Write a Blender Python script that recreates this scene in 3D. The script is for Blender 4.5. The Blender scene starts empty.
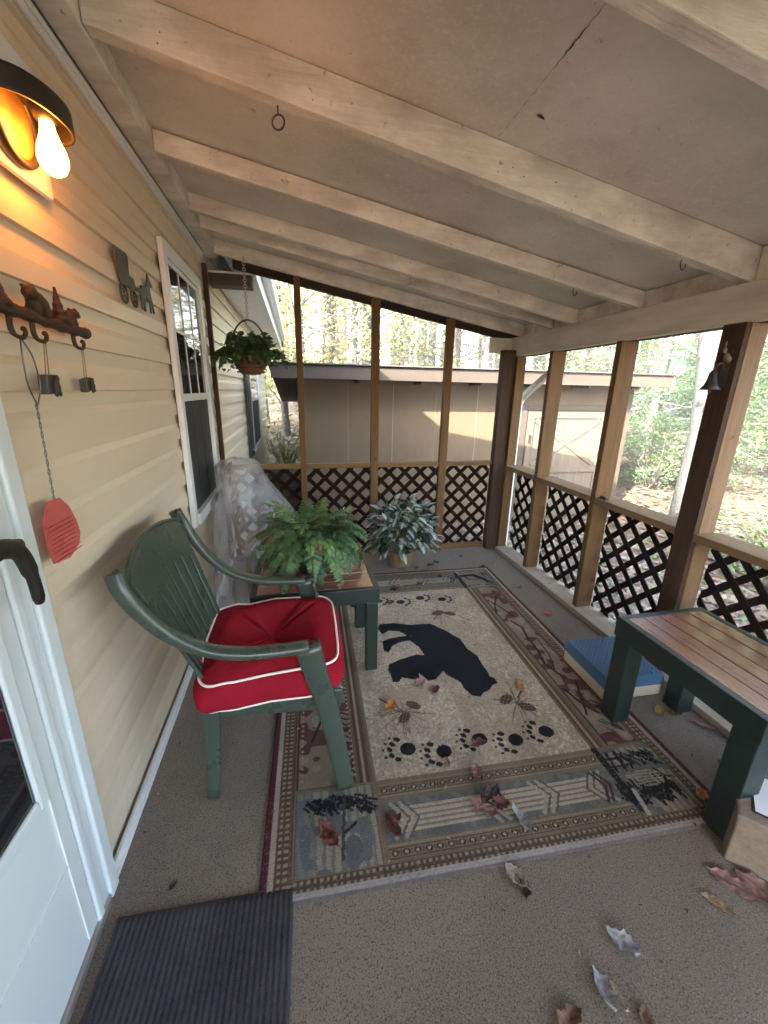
import bpy, bmesh, math, random
import numpy as np
from mathutils import Vector, Matrix, noise as mnoise
R = math.radians
rnd = random.Random(7)
sc = bpy.context.scene
COL = sc.collection
V = Vector

# ------------------------------------------------------------------ materials
MATS = {}
def mat(name, color, rough=0.6, color2=None, nscale=6.0, nfac=0.5, stretch=(1, 1, 1), bump=0.0, bscale=40.0,
        bstretch=None, spec=0.5, metal=0.0, spots=None, attr=None, fine=None, coat=0.0, sheen=0.0, transl=0.0, rvar=0.0, coords='Object'):
    if name in MATS: return MATS[name]
    m = bpy.data.materials.new(name); m.use_nodes = True
    nt = m.node_tree; N = nt.nodes; L = nt.links
    b = N['Principled BSDF']
    b.inputs['Roughness'].default_value = rough
    b.inputs['Specular IOR Level'].default_value = spec
    b.inputs['Metallic'].default_value = metal
    if coat: b.inputs['Coat Weight'].default_value = coat; b.inputs['Coat Roughness'].default_value = 0.15
    if sheen: b.inputs['Sheen Weight'].default_value = sheen
    tc = N.new('ShaderNodeTexCoord')
    oi = N.new('ShaderNodeObjectInfo')
    off = N.new('ShaderNodeVectorMath'); off.operation = 'SCALE'; off.inputs[0].default_value = (17.3, 9.1, 5.7)
    L.new(oi.outputs['Random'], off.inputs['Scale'])
    add = N.new('ShaderNodeVectorMath'); add.operation = 'ADD'
    L.new(tc.outputs[coords], add.inputs[0]); L.new(off.outputs['Vector'], add.inputs[1])
    def mapped(s):
        mp = N.new('ShaderNodeMapping'); mp.inputs['Scale'].default_value = s
        L.new(add.outputs['Vector'], mp.inputs['Vector']); return mp.outputs['Vector']
    def noise(vec, scale, detail=5, rg=0.6, dist=0.0):
        n = N.new('ShaderNodeTexNoise'); n.inputs['Scale'].default_value = scale
        n.inputs['Detail'].default_value = detail; n.inputs['Roughness'].default_value = rg
        n.inputs['Distortion'].default_value = dist
        L.new(vec, n.inputs['Vector']); return n.outputs['Fac']
    def ramp(fac, a, b_):
        r = N.new('ShaderNodeMapRange'); r.inputs['From Min'].default_value = a; r.inputs['From Max'].default_value = b_
        L.new(fac, r.inputs['Value']); return r.outputs['Result']
    def mix(fac, A, B, mode='MIX'):
        x = N.new('ShaderNodeMix'); x.data_type = 'RGBA'; x.blend_type = mode
        if isinstance(fac, (int, float)): x.inputs[0].default_value = fac
        else: L.new(fac, x.inputs[0])
        for sock, val in ((x.inputs[6], A), (x.inputs[7], B)):
            if isinstance(val, tuple): sock.default_value = (*val, 1) if len(val) == 3 else val
            else: L.new(val, sock)
        return x.outputs[2]
    c = tuple(color)
    if attr:
        at = N.new('ShaderNodeAttribute'); at.attribute_name = attr; c = at.outputs['Color']
    n1 = None
    if color2 is not None:
        n1 = noise(mapped(stretch), nscale)
        k = N.new('ShaderNodeMath'); k.operation = 'MULTIPLY'; k.inputs[1].default_value = nfac * 2
        L.new(ramp(n1, 0.35, 0.75), k.inputs[0]); k.use_clamp = True
        c = mix(k.outputs[0], c, tuple(color2))
    if fine is not None:            # (scale, stretch, colour, lo, hi, amount)
        s, st, cc, lo, hi, am = fine
        k = N.new('ShaderNodeMath'); k.operation = 'MULTIPLY'; k.inputs[1].default_value = am
        L.new(ramp(noise(mapped(st), s, 6, 0.7), lo, hi), k.inputs[0]); k.use_clamp = True
        c = mix(k.outputs[0], c, tuple(cc))
    if spots is not None:           # (scale, threshold, colour, amount)
        s, th, cc, am = spots
        k = N.new('ShaderNodeMath'); k.operation = 'MULTIPLY'; k.inputs[1].default_value = am
        L.new(ramp(noise(mapped((1, 1, 1)), s, 4, 0.6), th, th + 0.05), k.inputs[0]); k.use_clamp = True
        c = mix(k.outputs[0], c, tuple(cc))
    if isinstance(c, tuple): b.inputs['Base Color'].default_value = (*c, 1)
    else: L.new(c, b.inputs['Base Color'])
    if rvar:
        rr = N.new('ShaderNodeMapRange'); rr.inputs['To Min'].default_value = max(0.02, rough - rvar); rr.inputs['To Max'].default_value = min(1, rough + rvar)
        L.new(noise(mapped((1, 1, 1)), 9, 4), rr.inputs['Value']); L.new(rr.outputs['Result'], b.inputs['Roughness'])
    if bump:
        bp = N.new('ShaderNodeBump'); bp.inputs['Strength'].default_value = bump; bp.inputs['Distance'].default_value = 0.01
        L.new(noise(mapped(bstretch or stretch), bscale, 6, 0.65), bp.inputs['Height']); L.new(bp.outputs['Normal'], b.inputs['Normal'])
    if transl:
        t = N.new('ShaderNodeBsdfTranslucent')
        if isinstance(c, tuple): t.inputs['Color'].default_value = (*c, 1)
        else: L.new(c, t.inputs['Color'])
        ms = N.new('ShaderNodeMixShader'); ms.inputs[0].default_value = transl
        L.new(b.outputs[0], ms.inputs[1]); L.new(t.outputs[0], ms.inputs[2])
        L.new(ms.outputs[0], N['Material Output'].inputs['Surface'])
    MATS[name] = m; return m

mat('siding', (0.64, 0.548, 0.405), 0.42, (0.575, 0.49, 0.36), 1.6, 0.35, (1, 0.5, 2), 0.05, 90, (1, 0.06, 1), fine=(14, (1, .12, 1.2), (0.44, 0.36, 0.25), .55, .8, .35))
mat('white_vinyl', (0.70, 0.71, 0.70), 0.4, (0.60, 0.61, 0.60), 5, 0.4, bump=0.03, bscale=30)
mat('door_paint', (0.60, 0.66, 0.67), 0.35, (0.54, 0.60, 0.61), 3, 0.3, bump=0.03, bscale=60)
mat('rafter_paint', (0.80, 0.75, 0.65), 0.7, (0.47, 0.425, 0.36), 4.0, 0.6, (1, 2, 2), 0.4, 30, (0.3, 3, 3), spots=(30, 0.665, (0.22, 0.175, 0.13), .65), fine=(16, (.12, 3, 3), (0.42, 0.37, 0.30), .5, .8, .45))
mat('ceiling_paint', (0.74, 0.70, 0.63), 0.75, (0.52, 0.475, 0.42), 1.8, 0.6, (1, 1, 1), 0.35, 45, spots=(26, 0.675, (0.30, 0.25, 0.20), .55), fine=(60, (1, 1, 1), (0.84, 0.79, 0.72), .5, .72, .5))
mat('header_paint', (0.62, 0.57, 0.485), 0.7, (0.42, 0.38, 0.32), 4, 0.5, (4, .6, 4), 0.25, 30, (3, .15, 3), spots=(30, 0.72, (0.2, 0.16, 0.1), .5))
def wood(name, c1, c2, axis, rough=0.7, knots=True):
    st = [5, 5, 5]; st[axis] = 0.35
    s2 = [9, 9, 9]; s2[axis] = 0.25
    return mat(name, c1, rough, c2, 4.5, 0.5, tuple(st), 0.25, 20, tuple(s2), spec=.8 if rough < .5 else .18, coat=.7 if rough < .5 else 0, fine=(10, tuple(s2), tuple(x * .38 for x in c1), .50, .75, .65),
               spots=(6.5, 0.655, (c1[0] * .28, c1[1] * .22, c1[2] * .18), .75) if knots else None)
wood('stud_z', (0.155, 0.085, 0.030), (0.10, 0.053, 0.019), 2)
wood('rail_x', (0.18, 0.105, 0.04), (0.125, 0.07, 0.026), 0)
wood('rail_y', (0.21, 0.135, 0.065), (0.15, 0.095, 0.045), 1)
wood('plate_y', (0.40, 0.34, 0.26), (0.30, 0.25, 0.19), 1)
wood('pale_stud_z', (0.21, 0.13, 0.068), (0.14, 0.082, 0.041), 2)
wood('brown_stain_shade', (0.066, 0.035, 0.018), (0.035, 0.018, 0.0095), 2, 0.8)  # brown stain, with shade of the posts' inner sides mixed into the colour
wood('dark_fascia', (0.055, 0.036, 0.026), (0.035, 0.022, 0.016), 0, 0.8)
mat('lattice', (0.013, 0.0062, 0.0036), 0.85, (0.008, 0.0037, 0.0025), 8, .5, bump=.15, bscale=60, spec=.06)
mat('carpet', (0.215, 0.176, 0.132), 0.95, (0.14, 0.113, 0.084), 1.7, .8, (1, 1, 1), 0.7, 260, (1, 1, 1), spec=.1, sheen=.2, fine=(230, (1, 1, 1), (0.32, 0.27, 0.21), .48, .66, .85), spots=(190, .55, (0.04, 0.034, 0.028), .75))
mat('mat_rubber', (0.036, 0.034, 0.037), 0.95, (0.062, 0.058, 0.060), 5, .7, bump=.6, bscale=240, spec=.06, fine=(200, (1, .4, 1), (.105, .098, .10), .5, .75, .6))
mat('rug_pile', (0.5, 0.5, 0.5), 0.95, attr='Col', bump=0.8, bscale=300, spec=.04)
mat('chair_green', (0.040, 0.054, 0.041), 0.30, (0.048, 0.063, 0.049), 4, .4, bump=.05, bscale=120, rvar=.12, fine=(22, (1, 1, 1), (.085, .095, .078), .55, .9, .22))
mat('red_cloth', (0.30, 0.012, 0.025), 1.0, (0.21, 0.008, 0.018), 5, .6, bump=.55, bscale=230, spec=.03)
mat('piping_white', (0.78, 0.70, 0.66), 0.8, bump=.1, bscale=300)
mat('frame_green', (0.006, 0.0155, 0.0125), 0.42, (0.010, 0.022, 0.018), 6, .5, bump=.06, bscale=60, rvar=.1)
wood('slat_red', (0.34, 0.16, 0.105), (0.24, 0.095, 0.055), 0, 0.22, False)
wood('slat_red_y', (0.25, 0.095, 0.055), (0.16, 0.058, 0.032), 1, 0.13, False)
mat('blue_cloth', (0.040, 0.135, 0.26), 0.85, (0.028, 0.10, 0.20), 6, .4, bump=.5, bscale=130, spec=.2, sheen=.3)
mat('cream_vinyl', (0.60, 0.54, 0.43), 0.55, (0.52, 0.46, 0.36), 5, .5, bump=.06, bscale=40)
wood('box_wood', (0.23, 0.185, 0.14), (0.16, 0.125, 0.095), 0)
mat('panel_white', (0.74, 0.75, 0.78), 0.3, (0.66, 0.67, 0.70), 6, .4)
mat('black_paint', (0.012, 0.012, 0.013), 0.4, (0.02, 0.02, 0.02), 8, .5)
mat('black_iron', (0.028, 0.020, 0.015), 0.5, (0.045, 0.030, 0.02), 30, .5, bump=.2, bscale=120)
mat('rust_iron', (0.075, 0.036, 0.018), 0.6, (0.035, 0.018, 0.010), 25, .5, bump=.4, bscale=160, metal=.3)
mat('grey_iron', (0.075, 0.072, 0.062), 0.6, (0.045, 0.04, 0.033), 25, .5, bump=.2, bscale=120, metal=.3)
mat('wire', (0.16, 0.15, 0.13), 0.35, metal=.8)
mat('twine', (0.30, 0.20, 0.11), 0.9)
mat('swatter', (0.62, 0.13, 0.115), 0.5, (0.50, 0.09, 0.085), 20, .5, transl=.25)
mat('brass', (0.42, 0.27, 0.10), 0.4, (0.30, 0.19, 0.07), 12, .5, metal=.5, bump=.1)
mat('glass_dark', (0.012, 0.014, 0.016), 0.04, spec=.8)
mat('screen_dark', (0.018, 0.018, 0.019), 0.6, (0.025, 0.025, 0.026), 4, .4, bump=.1, bscale=500)
mat('fern', (0.1, 0.2, 0.05), 0.5, attr='Col', transl=.3)
mat('leaf_attr', (0.1, 0.2, 0.05), 0.6, attr='Col', transl=.5)
mat('dry_leaf', (0.2, 0.1, 0.05), 0.7, attr='Col', transl=.15, bump=.25, bscale=120)
mat('plant_leaf', (0.1, 0.2, 0.05), 0.45, attr='Col', transl=.2)
mat('litter', (0.2, 0.1, 0.05), 0.85, attr='Col')
mat('stem', (0.10, 0.13, 0.045), 0.6)
mat('wicker', (0.17, 0.075, 0.03), 0.7, (0.09, 0.038, 0.016), 60, .6, (1, 1, 5), .6, 90)
mat('pot_brass', (0.26, 0.19, 0.085), 0.45, (0.17, 0.12, 0.055), 12, .5, metal=.25)
mat('pot_green', (0.03, 0.055, 0.03), 0.5)
mat('soil', (0.035, 0.022, 0.014), 0.95, bump=.5, bscale=80)
mat('shed_wall', (0.135, 0.090, 0.047), 0.75, (0.105, 0.070, 0.037), 2, .5, (1, 1, .4), .3, 25, (8, 8, .4), fine=(3, (1, 1, .5), (.085, .058, .032), .5, .8, .6))
mat('shed_trim', (0.072, 0.053, 0.036), 0.7, (0.054, 0.040, 0.028), 3, .5, (.4, 3, 3), .2, 20, (.4, 6, 6))
mat('shed_door', (0.135, 0.103, 0.068), 0.7, (0.105, 0.08, 0.053), 4, .5, (4, 4, .6), .25, 20, (8, 8, .5))
mat('shed_batten', (0.22, 0.165, 0.12), .7)
mat('shed_roof', (0.10, 0.085, 0.075), 0.8, (.06, .05, .045), 5, .5, bump=.4, bscale=60)
mat('soffit_dark', (0.10, 0.08, 0.06), .8, (.07, .055, .04), 4, .5)
mat('shingle', (0.07, 0.065, 0.06), .9, (.045, .04, .038), 9, .5, bump=.5, bscale=50)
mat('downspout', (0.70, 0.66, 0.58), .45, (.6, .56, .49), 5, .5)
mat('trunk_pale', (0.085, 0.083, 0.08), .85, (0.045, 0.042, 0.04), 5, .5, (4, 4, .8), .6, 14, (4, 4, .7), spots=(4.5, .58, (.016, .014, .013), .95))
mat('trunk_grey', (0.22, 0.19, 0.165), .9, (0.13, 0.11, 0.095), 5, .5, (4, 4, .6), .7, 12, (5, 5, .6))
mat('ground', (0.12, 0.08, 0.052), .95, (0.075, 0.055, 0.032), 1.3, .6, (1, 1, 1), .8, 20, spots=(5, .60, (.10, .13, .045), .6), fine=(30, (1, 1, 1), (.21, .15, .11), .5, .75, .8))
mat('black_metal', (0.02, 0.017, 0.015), .45, (.035, .03, .026), 20, .5, metal=.3, bump=.1)
mat('zinc', (0.45, 0.44, 0.42), .4, metal=.8)

# plastic film: mostly see-through, wrinkled and shiny
def film():
    m = bpy.data.materials.new('plastic_film'); m.use_nodes = True
    nt = m.node_tree; N = nt.nodes; L = nt.links; b = N['Principled BSDF']
    b.inputs['Base Color'].default_value = (0.60, 0.60, 0.62, 1); b.inputs['Roughness'].default_value = .10
    b.inputs['Specular IOR Level'].default_value = .9
    tc = N.new('ShaderNodeTexCoord'); n = N.new('ShaderNodeTexNoise'); n.inputs['Scale'].default_value = 6; n.inputs['Detail'].default_value = 3
    n.inputs['Distortion'].default_value = 1.4
    mp = N.new('ShaderNodeMapping'); mp.inputs['Scale'].default_value = (1.3, 1.3, .5)
    L.new(tc.outputs['Object'], mp.inputs[0]); L.new(mp.outputs[0], n.inputs['Vector'])
    bp = N.new('ShaderNodeBump'); bp.inputs['Strength'].default_value = .7; bp.inputs['Distance'].default_value = .03
    n2 = N.new('ShaderNodeTexNoise'); n2.inputs['Scale'].default_value = 38; n2.inputs['Detail'].default_value = 3; n2.inputs['Distortion'].default_value = 2.0
    L.new(tc.outputs['Object'], n2.inputs['Vector']); bp2 = N.new('ShaderNodeBump'); bp2.inputs['Strength'].default_value = .55; bp2.inputs['Distance'].default_value = .008
    L.new(n.outputs['Fac'], bp.inputs['Height']); L.new(n2.outputs['Fac'], bp2.inputs['Height']); L.new(bp.outputs[0], bp2.inputs['Normal']); L.new(bp2.outputs[0], b.inputs['Normal'])
    t = N.new('ShaderNodeBsdfTransparent'); t.inputs[0].default_value = (.93, .93, .94, 1)
    ms = N.new('ShaderNodeMixShader')
    r = N.new('ShaderNodeMapRange'); r.inputs['From Min'].default_value = .35; r.inputs['From Max'].default_value = .7
    r.inputs['To Min'].default_value = .20; r.inputs['To Max'].default_value = .42
    L.new(n.outputs['Fac'], r.inputs['Value']); L.new(r.outputs[0], ms.inputs[0])
    L.new(t.outputs[0], ms.inputs[1]); L.new(b.outputs[0], ms.inputs[2]); L.new(ms.outputs[0], N['Material Output'].inputs['Surface'])
    MATS['film'] = m
film()
def bulbmat():
    m = bpy.data.materials.new('bulb_glow'); m.use_nodes = True
    N = m.node_tree.nodes; b = N['Principled BSDF']
    b.inputs['Base Color'].default_value = (1, .9, .7, 1)
    b.inputs['Emission Color'].default_value = (1, .31, .045, 1); b.inputs['Emission Strength'].default_value = 6.0
    MATS['bulb'] = m
bulbmat()

# ------------------------------------------------------------------ mesh builder
class MB:
    def __init__(s): s.v = []; s.f = []; s.c = []; s.sm = []
    def add(s, vs, fs, col=None, smooth=False):
        o = len(s.v); s.v += [tuple(v) for v in vs]; s.f += [tuple(i + o for i in f) for f in fs]
        s.sm += [smooth] * len(fs)
        if col is not None: s.c += ([tuple(col)] * len(vs) if not isinstance(col[0], (tuple, list)) else [tuple(x) for x in col])
    def hexa(s, p):  # 8 corners: bottom 4 ccw, top 4 ccw
        s.add(p, [(3, 2, 1, 0), (4, 5, 6, 7), (0, 1, 5, 4), (1, 2, 6, 5), (2, 3, 7, 6), (3, 0, 4, 7)])
    def box(s, x0, x1, y0, y1, z0, z1):
        s.hexa([(x0, y0, z0), (x1, y0, z0), (x1, y1, z0), (x0, y1, z0), (x0, y0, z1), (x1, y0, z1), (x1, y1, z1), (x0, y1, z1)])
    def rbox(s, c, hx, hy, hz, ang):
        ca, sa = math.cos(ang), math.sin(ang); P = []
        for z in (-hz, hz):
            for x, y in ((-hx, -hy), (hx, -hy), (hx, hy), (-hx, hy)):
                P.append((c[0] + x * ca - y * sa, c[1] + x * sa + y * ca, c[2] + z))
        s.hexa(P)
    def beam(s, p0, p1, w, h, up=(0, 0, 1)):
        p0, p1 = V(p0), V(p1); t = (p1 - p0).normalized(); sd = t.cross(V(up)).normalized(); u = sd.cross(t)
        P = []
        for dz in (-h / 2, h / 2):
            for p, q in ((p0, -1), (p1, -1), (p1, 1), (p0, 1)): P.append(p + sd * (q * w / 2) + u * dz)
        s.hexa(P)
    def tube(s, pts, rad, n=8, col=None, cap=True, smooth=True):
        pts = [V(p) for p in pts]; m = len(pts)
        if not isinstance(rad, (list, tuple)): rad = [rad] * m
        vs = []; prev = None
        for i, p in enumerate(pts):
            t = (pts[min(i + 1, m - 1)] - pts[max(i - 1, 0)]).normalized()
            if prev is None:
                a = t.orthogonal().normalized()
            else:
                a = (prev - t * prev.dot(t))
                a = a.normalized() if a.length > 1e-6 else t.orthogonal().normalized()
            prev = a; b = t.cross(a)
            for k in range(n):
                th = 2 * math.pi * k / n; vs.append(p + (a * math.cos(th) + b * math.sin(th)) * rad[i])
        fs = [(i * n + k, i * n + (k + 1) % n, (i + 1) * n + (k + 1) % n, (i + 1) * n + k) for i in range(m - 1) for k in range(n)]
        if cap: fs += [tuple(range(n - 1, -1, -1)), tuple(range((m - 1) * n, m * n))]
        s.add(vs, fs, col, smooth)
    def ring(s, c, r, tr, axis, n=24, k=8):
        a = V(axis).normalized(); u = a.orthogonal().normalized(); w = a.cross(u); c = V(c)
        vs = []; fs = []
        for i in range(n):
            th = 2 * math.pi * i / n; d = u * math.cos(th) + w * math.sin(th)
            for j in range(k):
                ph = 2 * math.pi * j / k; vs.append(c + d * (r + tr * math.cos(ph)) + a * (tr * math.sin(ph)))
        for i in range(n):
            for j in range(k): fs.append((i * k + j, ((i + 1) % n) * k + j, ((i + 1) % n) * k + (j + 1) % k, i * k + (j + 1) % k))
        s.add(vs, fs, None, True)
    def sweep(s, pts, a, b, side, n=16, ex=2.8):
        pts = [V(p) for p in pts]; m = len(pts)
        if not isinstance(a, (list, tuple)): a = [a] * m
        if not isinstance(b, (list, tuple)): b = [b] * m
        vs = []
        for i, p in enumerate(pts):
            t = (pts[min(i + 1, m - 1)] - pts[max(i - 1, 0)]).normalized()
            sd = V(side) - t * V(side).dot(t); sd.normalize(); nn = t.cross(sd)
            for k in range(n):
                th = 2 * math.pi * k / n; cx, sx = math.cos(th), math.sin(th)
                cx = math.copysign(abs(cx) ** (2 / ex), cx); sx = math.copysign(abs(sx) ** (2 / ex), sx)
                vs.append(p + sd * (a[i] * cx) + nn * (b[i] * sx))
        fs = [(i * n + k, i * n + (k + 1) % n, (i + 1) * n + (k + 1) % n, (i + 1) * n + k) for i in range(m - 1) for k in range(n)]
        fs += [tuple(range(n - 1, -1, -1)), tuple(range((m - 1) * n, m * n))]
        s.add(vs, fs, None, True)
    def lathe(s, prof, c, n=24, axis=(0, 0, 1), cap=True):
        a = V(axis).normalized(); u = a.orthogonal().normalized() if abs(a.z) < .99 else V((1, 0, 0)); w = a.cross(u); c = V(c)
        vs = [c + a * h + (u * math.cos(2 * math.pi * k / n) + w * math.sin(2 * math.pi * k / n)) * r for r, h in prof for k in range(n)]
        m = len(prof)
        fs = [(i * n + k, i * n + (k + 1) % n, (i + 1) * n + (k + 1) % n, (i + 1) * n + k) for i in range(m - 1) for k in range(n)]
        if cap: fs += [tuple(range(n - 1, -1, -1)), tuple(range((m - 1) * n, m * n))]
        s.add(vs, fs, None, True)
    def prism(s, poly, frame, d):  # frame(a,b,c)->point
        n = len(poly); vs = [frame(a, b, 0) for a, b in poly] + [frame(a, b, d) for a, b in poly]
        fs = [tuple(range(n - 1, -1, -1)), tuple(range(n, 2 * n))] + [(i, (i + 1) % n, n + (i + 1) % n, n + i) for i in range(n)]
        s.add(vs, fs)
    def grid(s, fn, nu, nv, col=None, smooth=True, closeu=False):
        vs = [fn(i / nu, j / nv) for j in range(nv + 1) for i in range(nu + (0 if closeu else 1))]
        w = nu if closeu else nu + 1
        fs = [(j * w + i, j * w + (i + 1) % w, (j + 1) * w + (i + 1) % w, (j + 1) * w + i) for j in range(nv) for i in range(nu)]
        cs = None
        if col: cs = [col(i / nu, j / nv) for j in range(nv + 1) for i in range(w)]
        s.add(vs, fs, cs, smooth)
    def build(s, name, m, parent=None, origin=None, bevel=0, solid=0, subsurf=0, remesh=0, fix=True, smooth_angle=None):
        me = bpy.data.meshes.new(name)
        o = V(origin) if origin else (root_loc(parent) if parent else V((0, 0, 0)))
        me.from_pydata([(v[0] - o[0], v[1] - o[1], v[2] - o[2]) for v in s.v], [], s.f)
        me.polygons.foreach_set('use_smooth', s.sm)
        if s.c and len(s.c) == len(s.v):
            at = me.color_attributes.new('Col', 'FLOAT_COLOR', 'POINT')
            at.data.foreach_set('color', [x for c in s.c for x in (c[0], c[1], c[2], 1.0)])
        if fix and len(s.f) < 60000:
            bm = bmesh.new(); bm.from_mesh(me); bmesh.ops.recalc_face_normals(bm, faces=bm.faces); bm.to_mesh(me); bm.free()
        me.materials.append(MATS[m]); me.update()
        ob = bpy.data.objects.new(name, me); COL.objects.link(ob)
        if parent: ob.parent = parent
        else: ob.location = o
        if remesh:
            k = ob.modifiers.new('remesh', 'REMESH'); k.mode = 'VOXEL'; k.voxel_size = remesh; k.use_smooth_shade = True
        if solid:
            k = ob.modifiers.new('solid', 'SOLIDIFY'); k.thickness = solid; k.offset = 0
        if bevel:
            k = ob.modifiers.new('bevel', 'BEVEL'); k.width = bevel; k.segments = 2; k.limit_method = 'ANGLE'; k.angle_limit = R(40)
        if subsurf:
            k = ob.modifiers.new('sub', 'SUBSURF'); k.levels = subsurf; k.render_levels = subsurf
        return ob
def root_loc(o):
    l = V((0, 0, 0))
    while o is not None: l += o.location; o = o.parent
    return l
def tag(o, label=None, cat=None, group=None, kind=None):
    if label: o['label'] = label
    if cat: o['category'] = cat
    if group: o['group'] = group
    if kind: o['kind'] = kind
    return o
def thing(name, label, cat, loc=(0, 0, 0), group=None, kind=None):
    o = bpy.data.objects.new(name, None); o.empty_display_size = .1; COL.objects.link(o); o.location = loc
    return tag(o, label, cat, group, kind)
def copy_tree(o, parent=None):
    c = o.copy(); COL.objects.link(c); c.parent = parent
    for ch in list(o.children): copy_tree(ch, c)
    return c
def crom(pts, n=8):
    P = [V(p) for p in pts]; P = [P[0] * 2 - P[1]] + P + [P[-1] * 2 - P[-2]]; out = []
    for i in range(1, len(P) - 2):
        for k in range(n):
            t = k / n; a, b, c, d = P[i - 1], P[i], P[i + 1], P[i + 2]
            out.append(.5 * ((2 * b) + (c - a) * t + (2 * a - 5 * b + 4 * c - d) * t * t + (3 * b - a - 3 * c + d) * t ** 3))
    out.append(P[-2]); return out
def lerp(a, b, t): return a + (b - a) * t

# ------------------------------------------------------------------ key dimensions (metres; house wall runs along y)
XW = -0.637      # face of the house siding
XR = 1.90        # inner face of the outer porch wall
YE = 3.50        # near face of the end wall studs
YN = -2.60       # near end of the porch, unseen, extended to cut light from behind
SL = 0.18
def zr(x): return 1.985 + SL * (1.92 - x)       # underside of rafters
# ------------------------------------------------------------------ camera
cam = bpy.data.cameras.new('camera'); co = bpy.data.objects.new('camera', cam); COL.objects.link(co); sc.camera = co
M3 = Matrix(((0.9787600884427541, 0.0413936735903484, -0.2007865858523117), (-0.20416919010708326, 0.2853728452633096, -0.9364172579557367), (0.01853728897519113, 0.9575222728339111, 0.2877628640815757)))
co.matrix_world = Matrix.Translation((0, 0, 1.5)) @ M3.to_4x4()
cam.sensor_fit = 'HORIZONTAL'; cam.sensor_width = 36; cam.lens = 18.92; cam.clip_start = .02; cam.clip_end = 500
# ------------------------------------------------------------------ light
w = bpy.data.worlds.new('World'); sc.world = w; w.use_nodes = True
wn = w.node_tree.nodes; sky = wn.new('ShaderNodeTexSky'); sky.sky_type = 'NISHITA'; sky.sun_disc = False
SUN_EL, SUN_AZ = 30.0, 232.0     # azimuth the light comes from, clockwise from +y
sky.sun_elevation = R(SUN_EL); sky.sun_rotation = R(SUN_AZ); sky.dust_density = 3.0; sky.air_density = 1.0; sky.ozone_density = 1.0
hs = wn.new('ShaderNodeHueSaturation'); hs.inputs['Saturation'].default_value = .95
w.node_tree.links.new(sky.outputs[0], hs.inputs['Color']); w.node_tree.links.new(hs.outputs[0], wn['Background'].inputs[0]); wn['Background'].inputs[1].default_value = 0.15
sl = bpy.data.lights.new('sun', 'SUN'); sl.energy = 2.6; sl.angle = R(.6); sl.color = (1, .95, .88)
so = bpy.data.objects.new('sun', sl); COL.objects.link(so)
d = V((math.sin(R(SUN_AZ)) * math.cos(R(SUN_EL)), math.cos(R(SUN_AZ)) * math.cos(R(SUN_EL)), math.sin(R(SUN_EL))))
so.rotation_euler = d.to_track_quat('Z', 'Y').to_euler(); so.location = d * 30
sc.view_settings.view_transform = 'Standard'; sc.view_settings.look = 'None'; sc.view_settings.exposure = 4.15; sc.view_settings.gamma = 1
sc.render.engine = 'CYCLES'; sc.cycles.use_denoising = True; sc.cycles.max_bounces = 10; sc.cycles.diffuse_bounces = 6; sc.cycles.transparent_max_bounces = 24
sc.cycles.sample_clamp_indirect = 6

# ------------------------------------------------------------------ terrain
def gz(x, y):
    r = math.hypot(max(0, x - 3), max(0, y - 4)); base = -.42
    n = mnoise.noise(V((x * .25, y * .25, 0))) * .15 + mnoise.noise(V((x * 1.1, y * 1.1, 3))) * .04
    n *= min(1, max(0, (r - .5) / 4))
    return base + n + max(0, r - 1.5) * .085 - max(0, r - 16) * .035
mb = MB()
xs = [-60 + i * 4 for i in range(14)] + [-4 + .5 * i for i in range(60)] + [26 + 4 * i for i in range(24)]
ys = [-50 + i * 4 for i in range(12)] + [-2 + .5 * i for i in range(60)] + [28 + 4 * i for i in range(24)]
vs = [(x, y, gz(x, y)) for y in ys for x in xs]; nx = len(xs)
mb.add(vs, [(j * nx + i, j * nx + i + 1, (j + 1) * nx + i + 1, (j + 1) * nx + i) for j in range(len(ys) - 1) for i in range(nx - 1)], None, True)
tag(mb.build('ground', 'ground', fix=False), kind='structure')
# porch floor
mb = MB(); mb.box(XW - .03, 2.06, YN, 3.66, -.30, 0.0)
tag(mb.build('porch_floor', 'carpet'), kind='structure')

# ------------------------------------------------------------------ house
house = thing('house', 'cream vinyl-sided house wall along the porch with white door and sash windows', 'house', (XW, 3, -.4))
prof = []; z = .97 - .1285 * 11
PITCH = .1285
while z < 2.70:
    prof += [(XW, z), (XW - .004, z + PITCH * .45), (XW - .013, z + PITCH * .62), (XW - .016, z + PITCH - .002), (XW - .016, z + PITCH - .001)]; z += PITCH
mb = MB()
ny = 60
def sid(y, x, z): return (x + .0016 * mnoise.noise(V((y * 1.7, z * 7, 2))), y, z)
Y0, Y1 = -4.2, 9.4
n = len(prof)
vs = [sid(lerp(Y0, Y1, j / ny), *p) for j in range(ny + 1) for p in prof]
mb.add(vs, [(j * n + i, (j + 1) * n + i, (j + 1) * n + i + 1, j * n + i + 1) for j in range(ny) for i in range(n - 1)])
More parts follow.
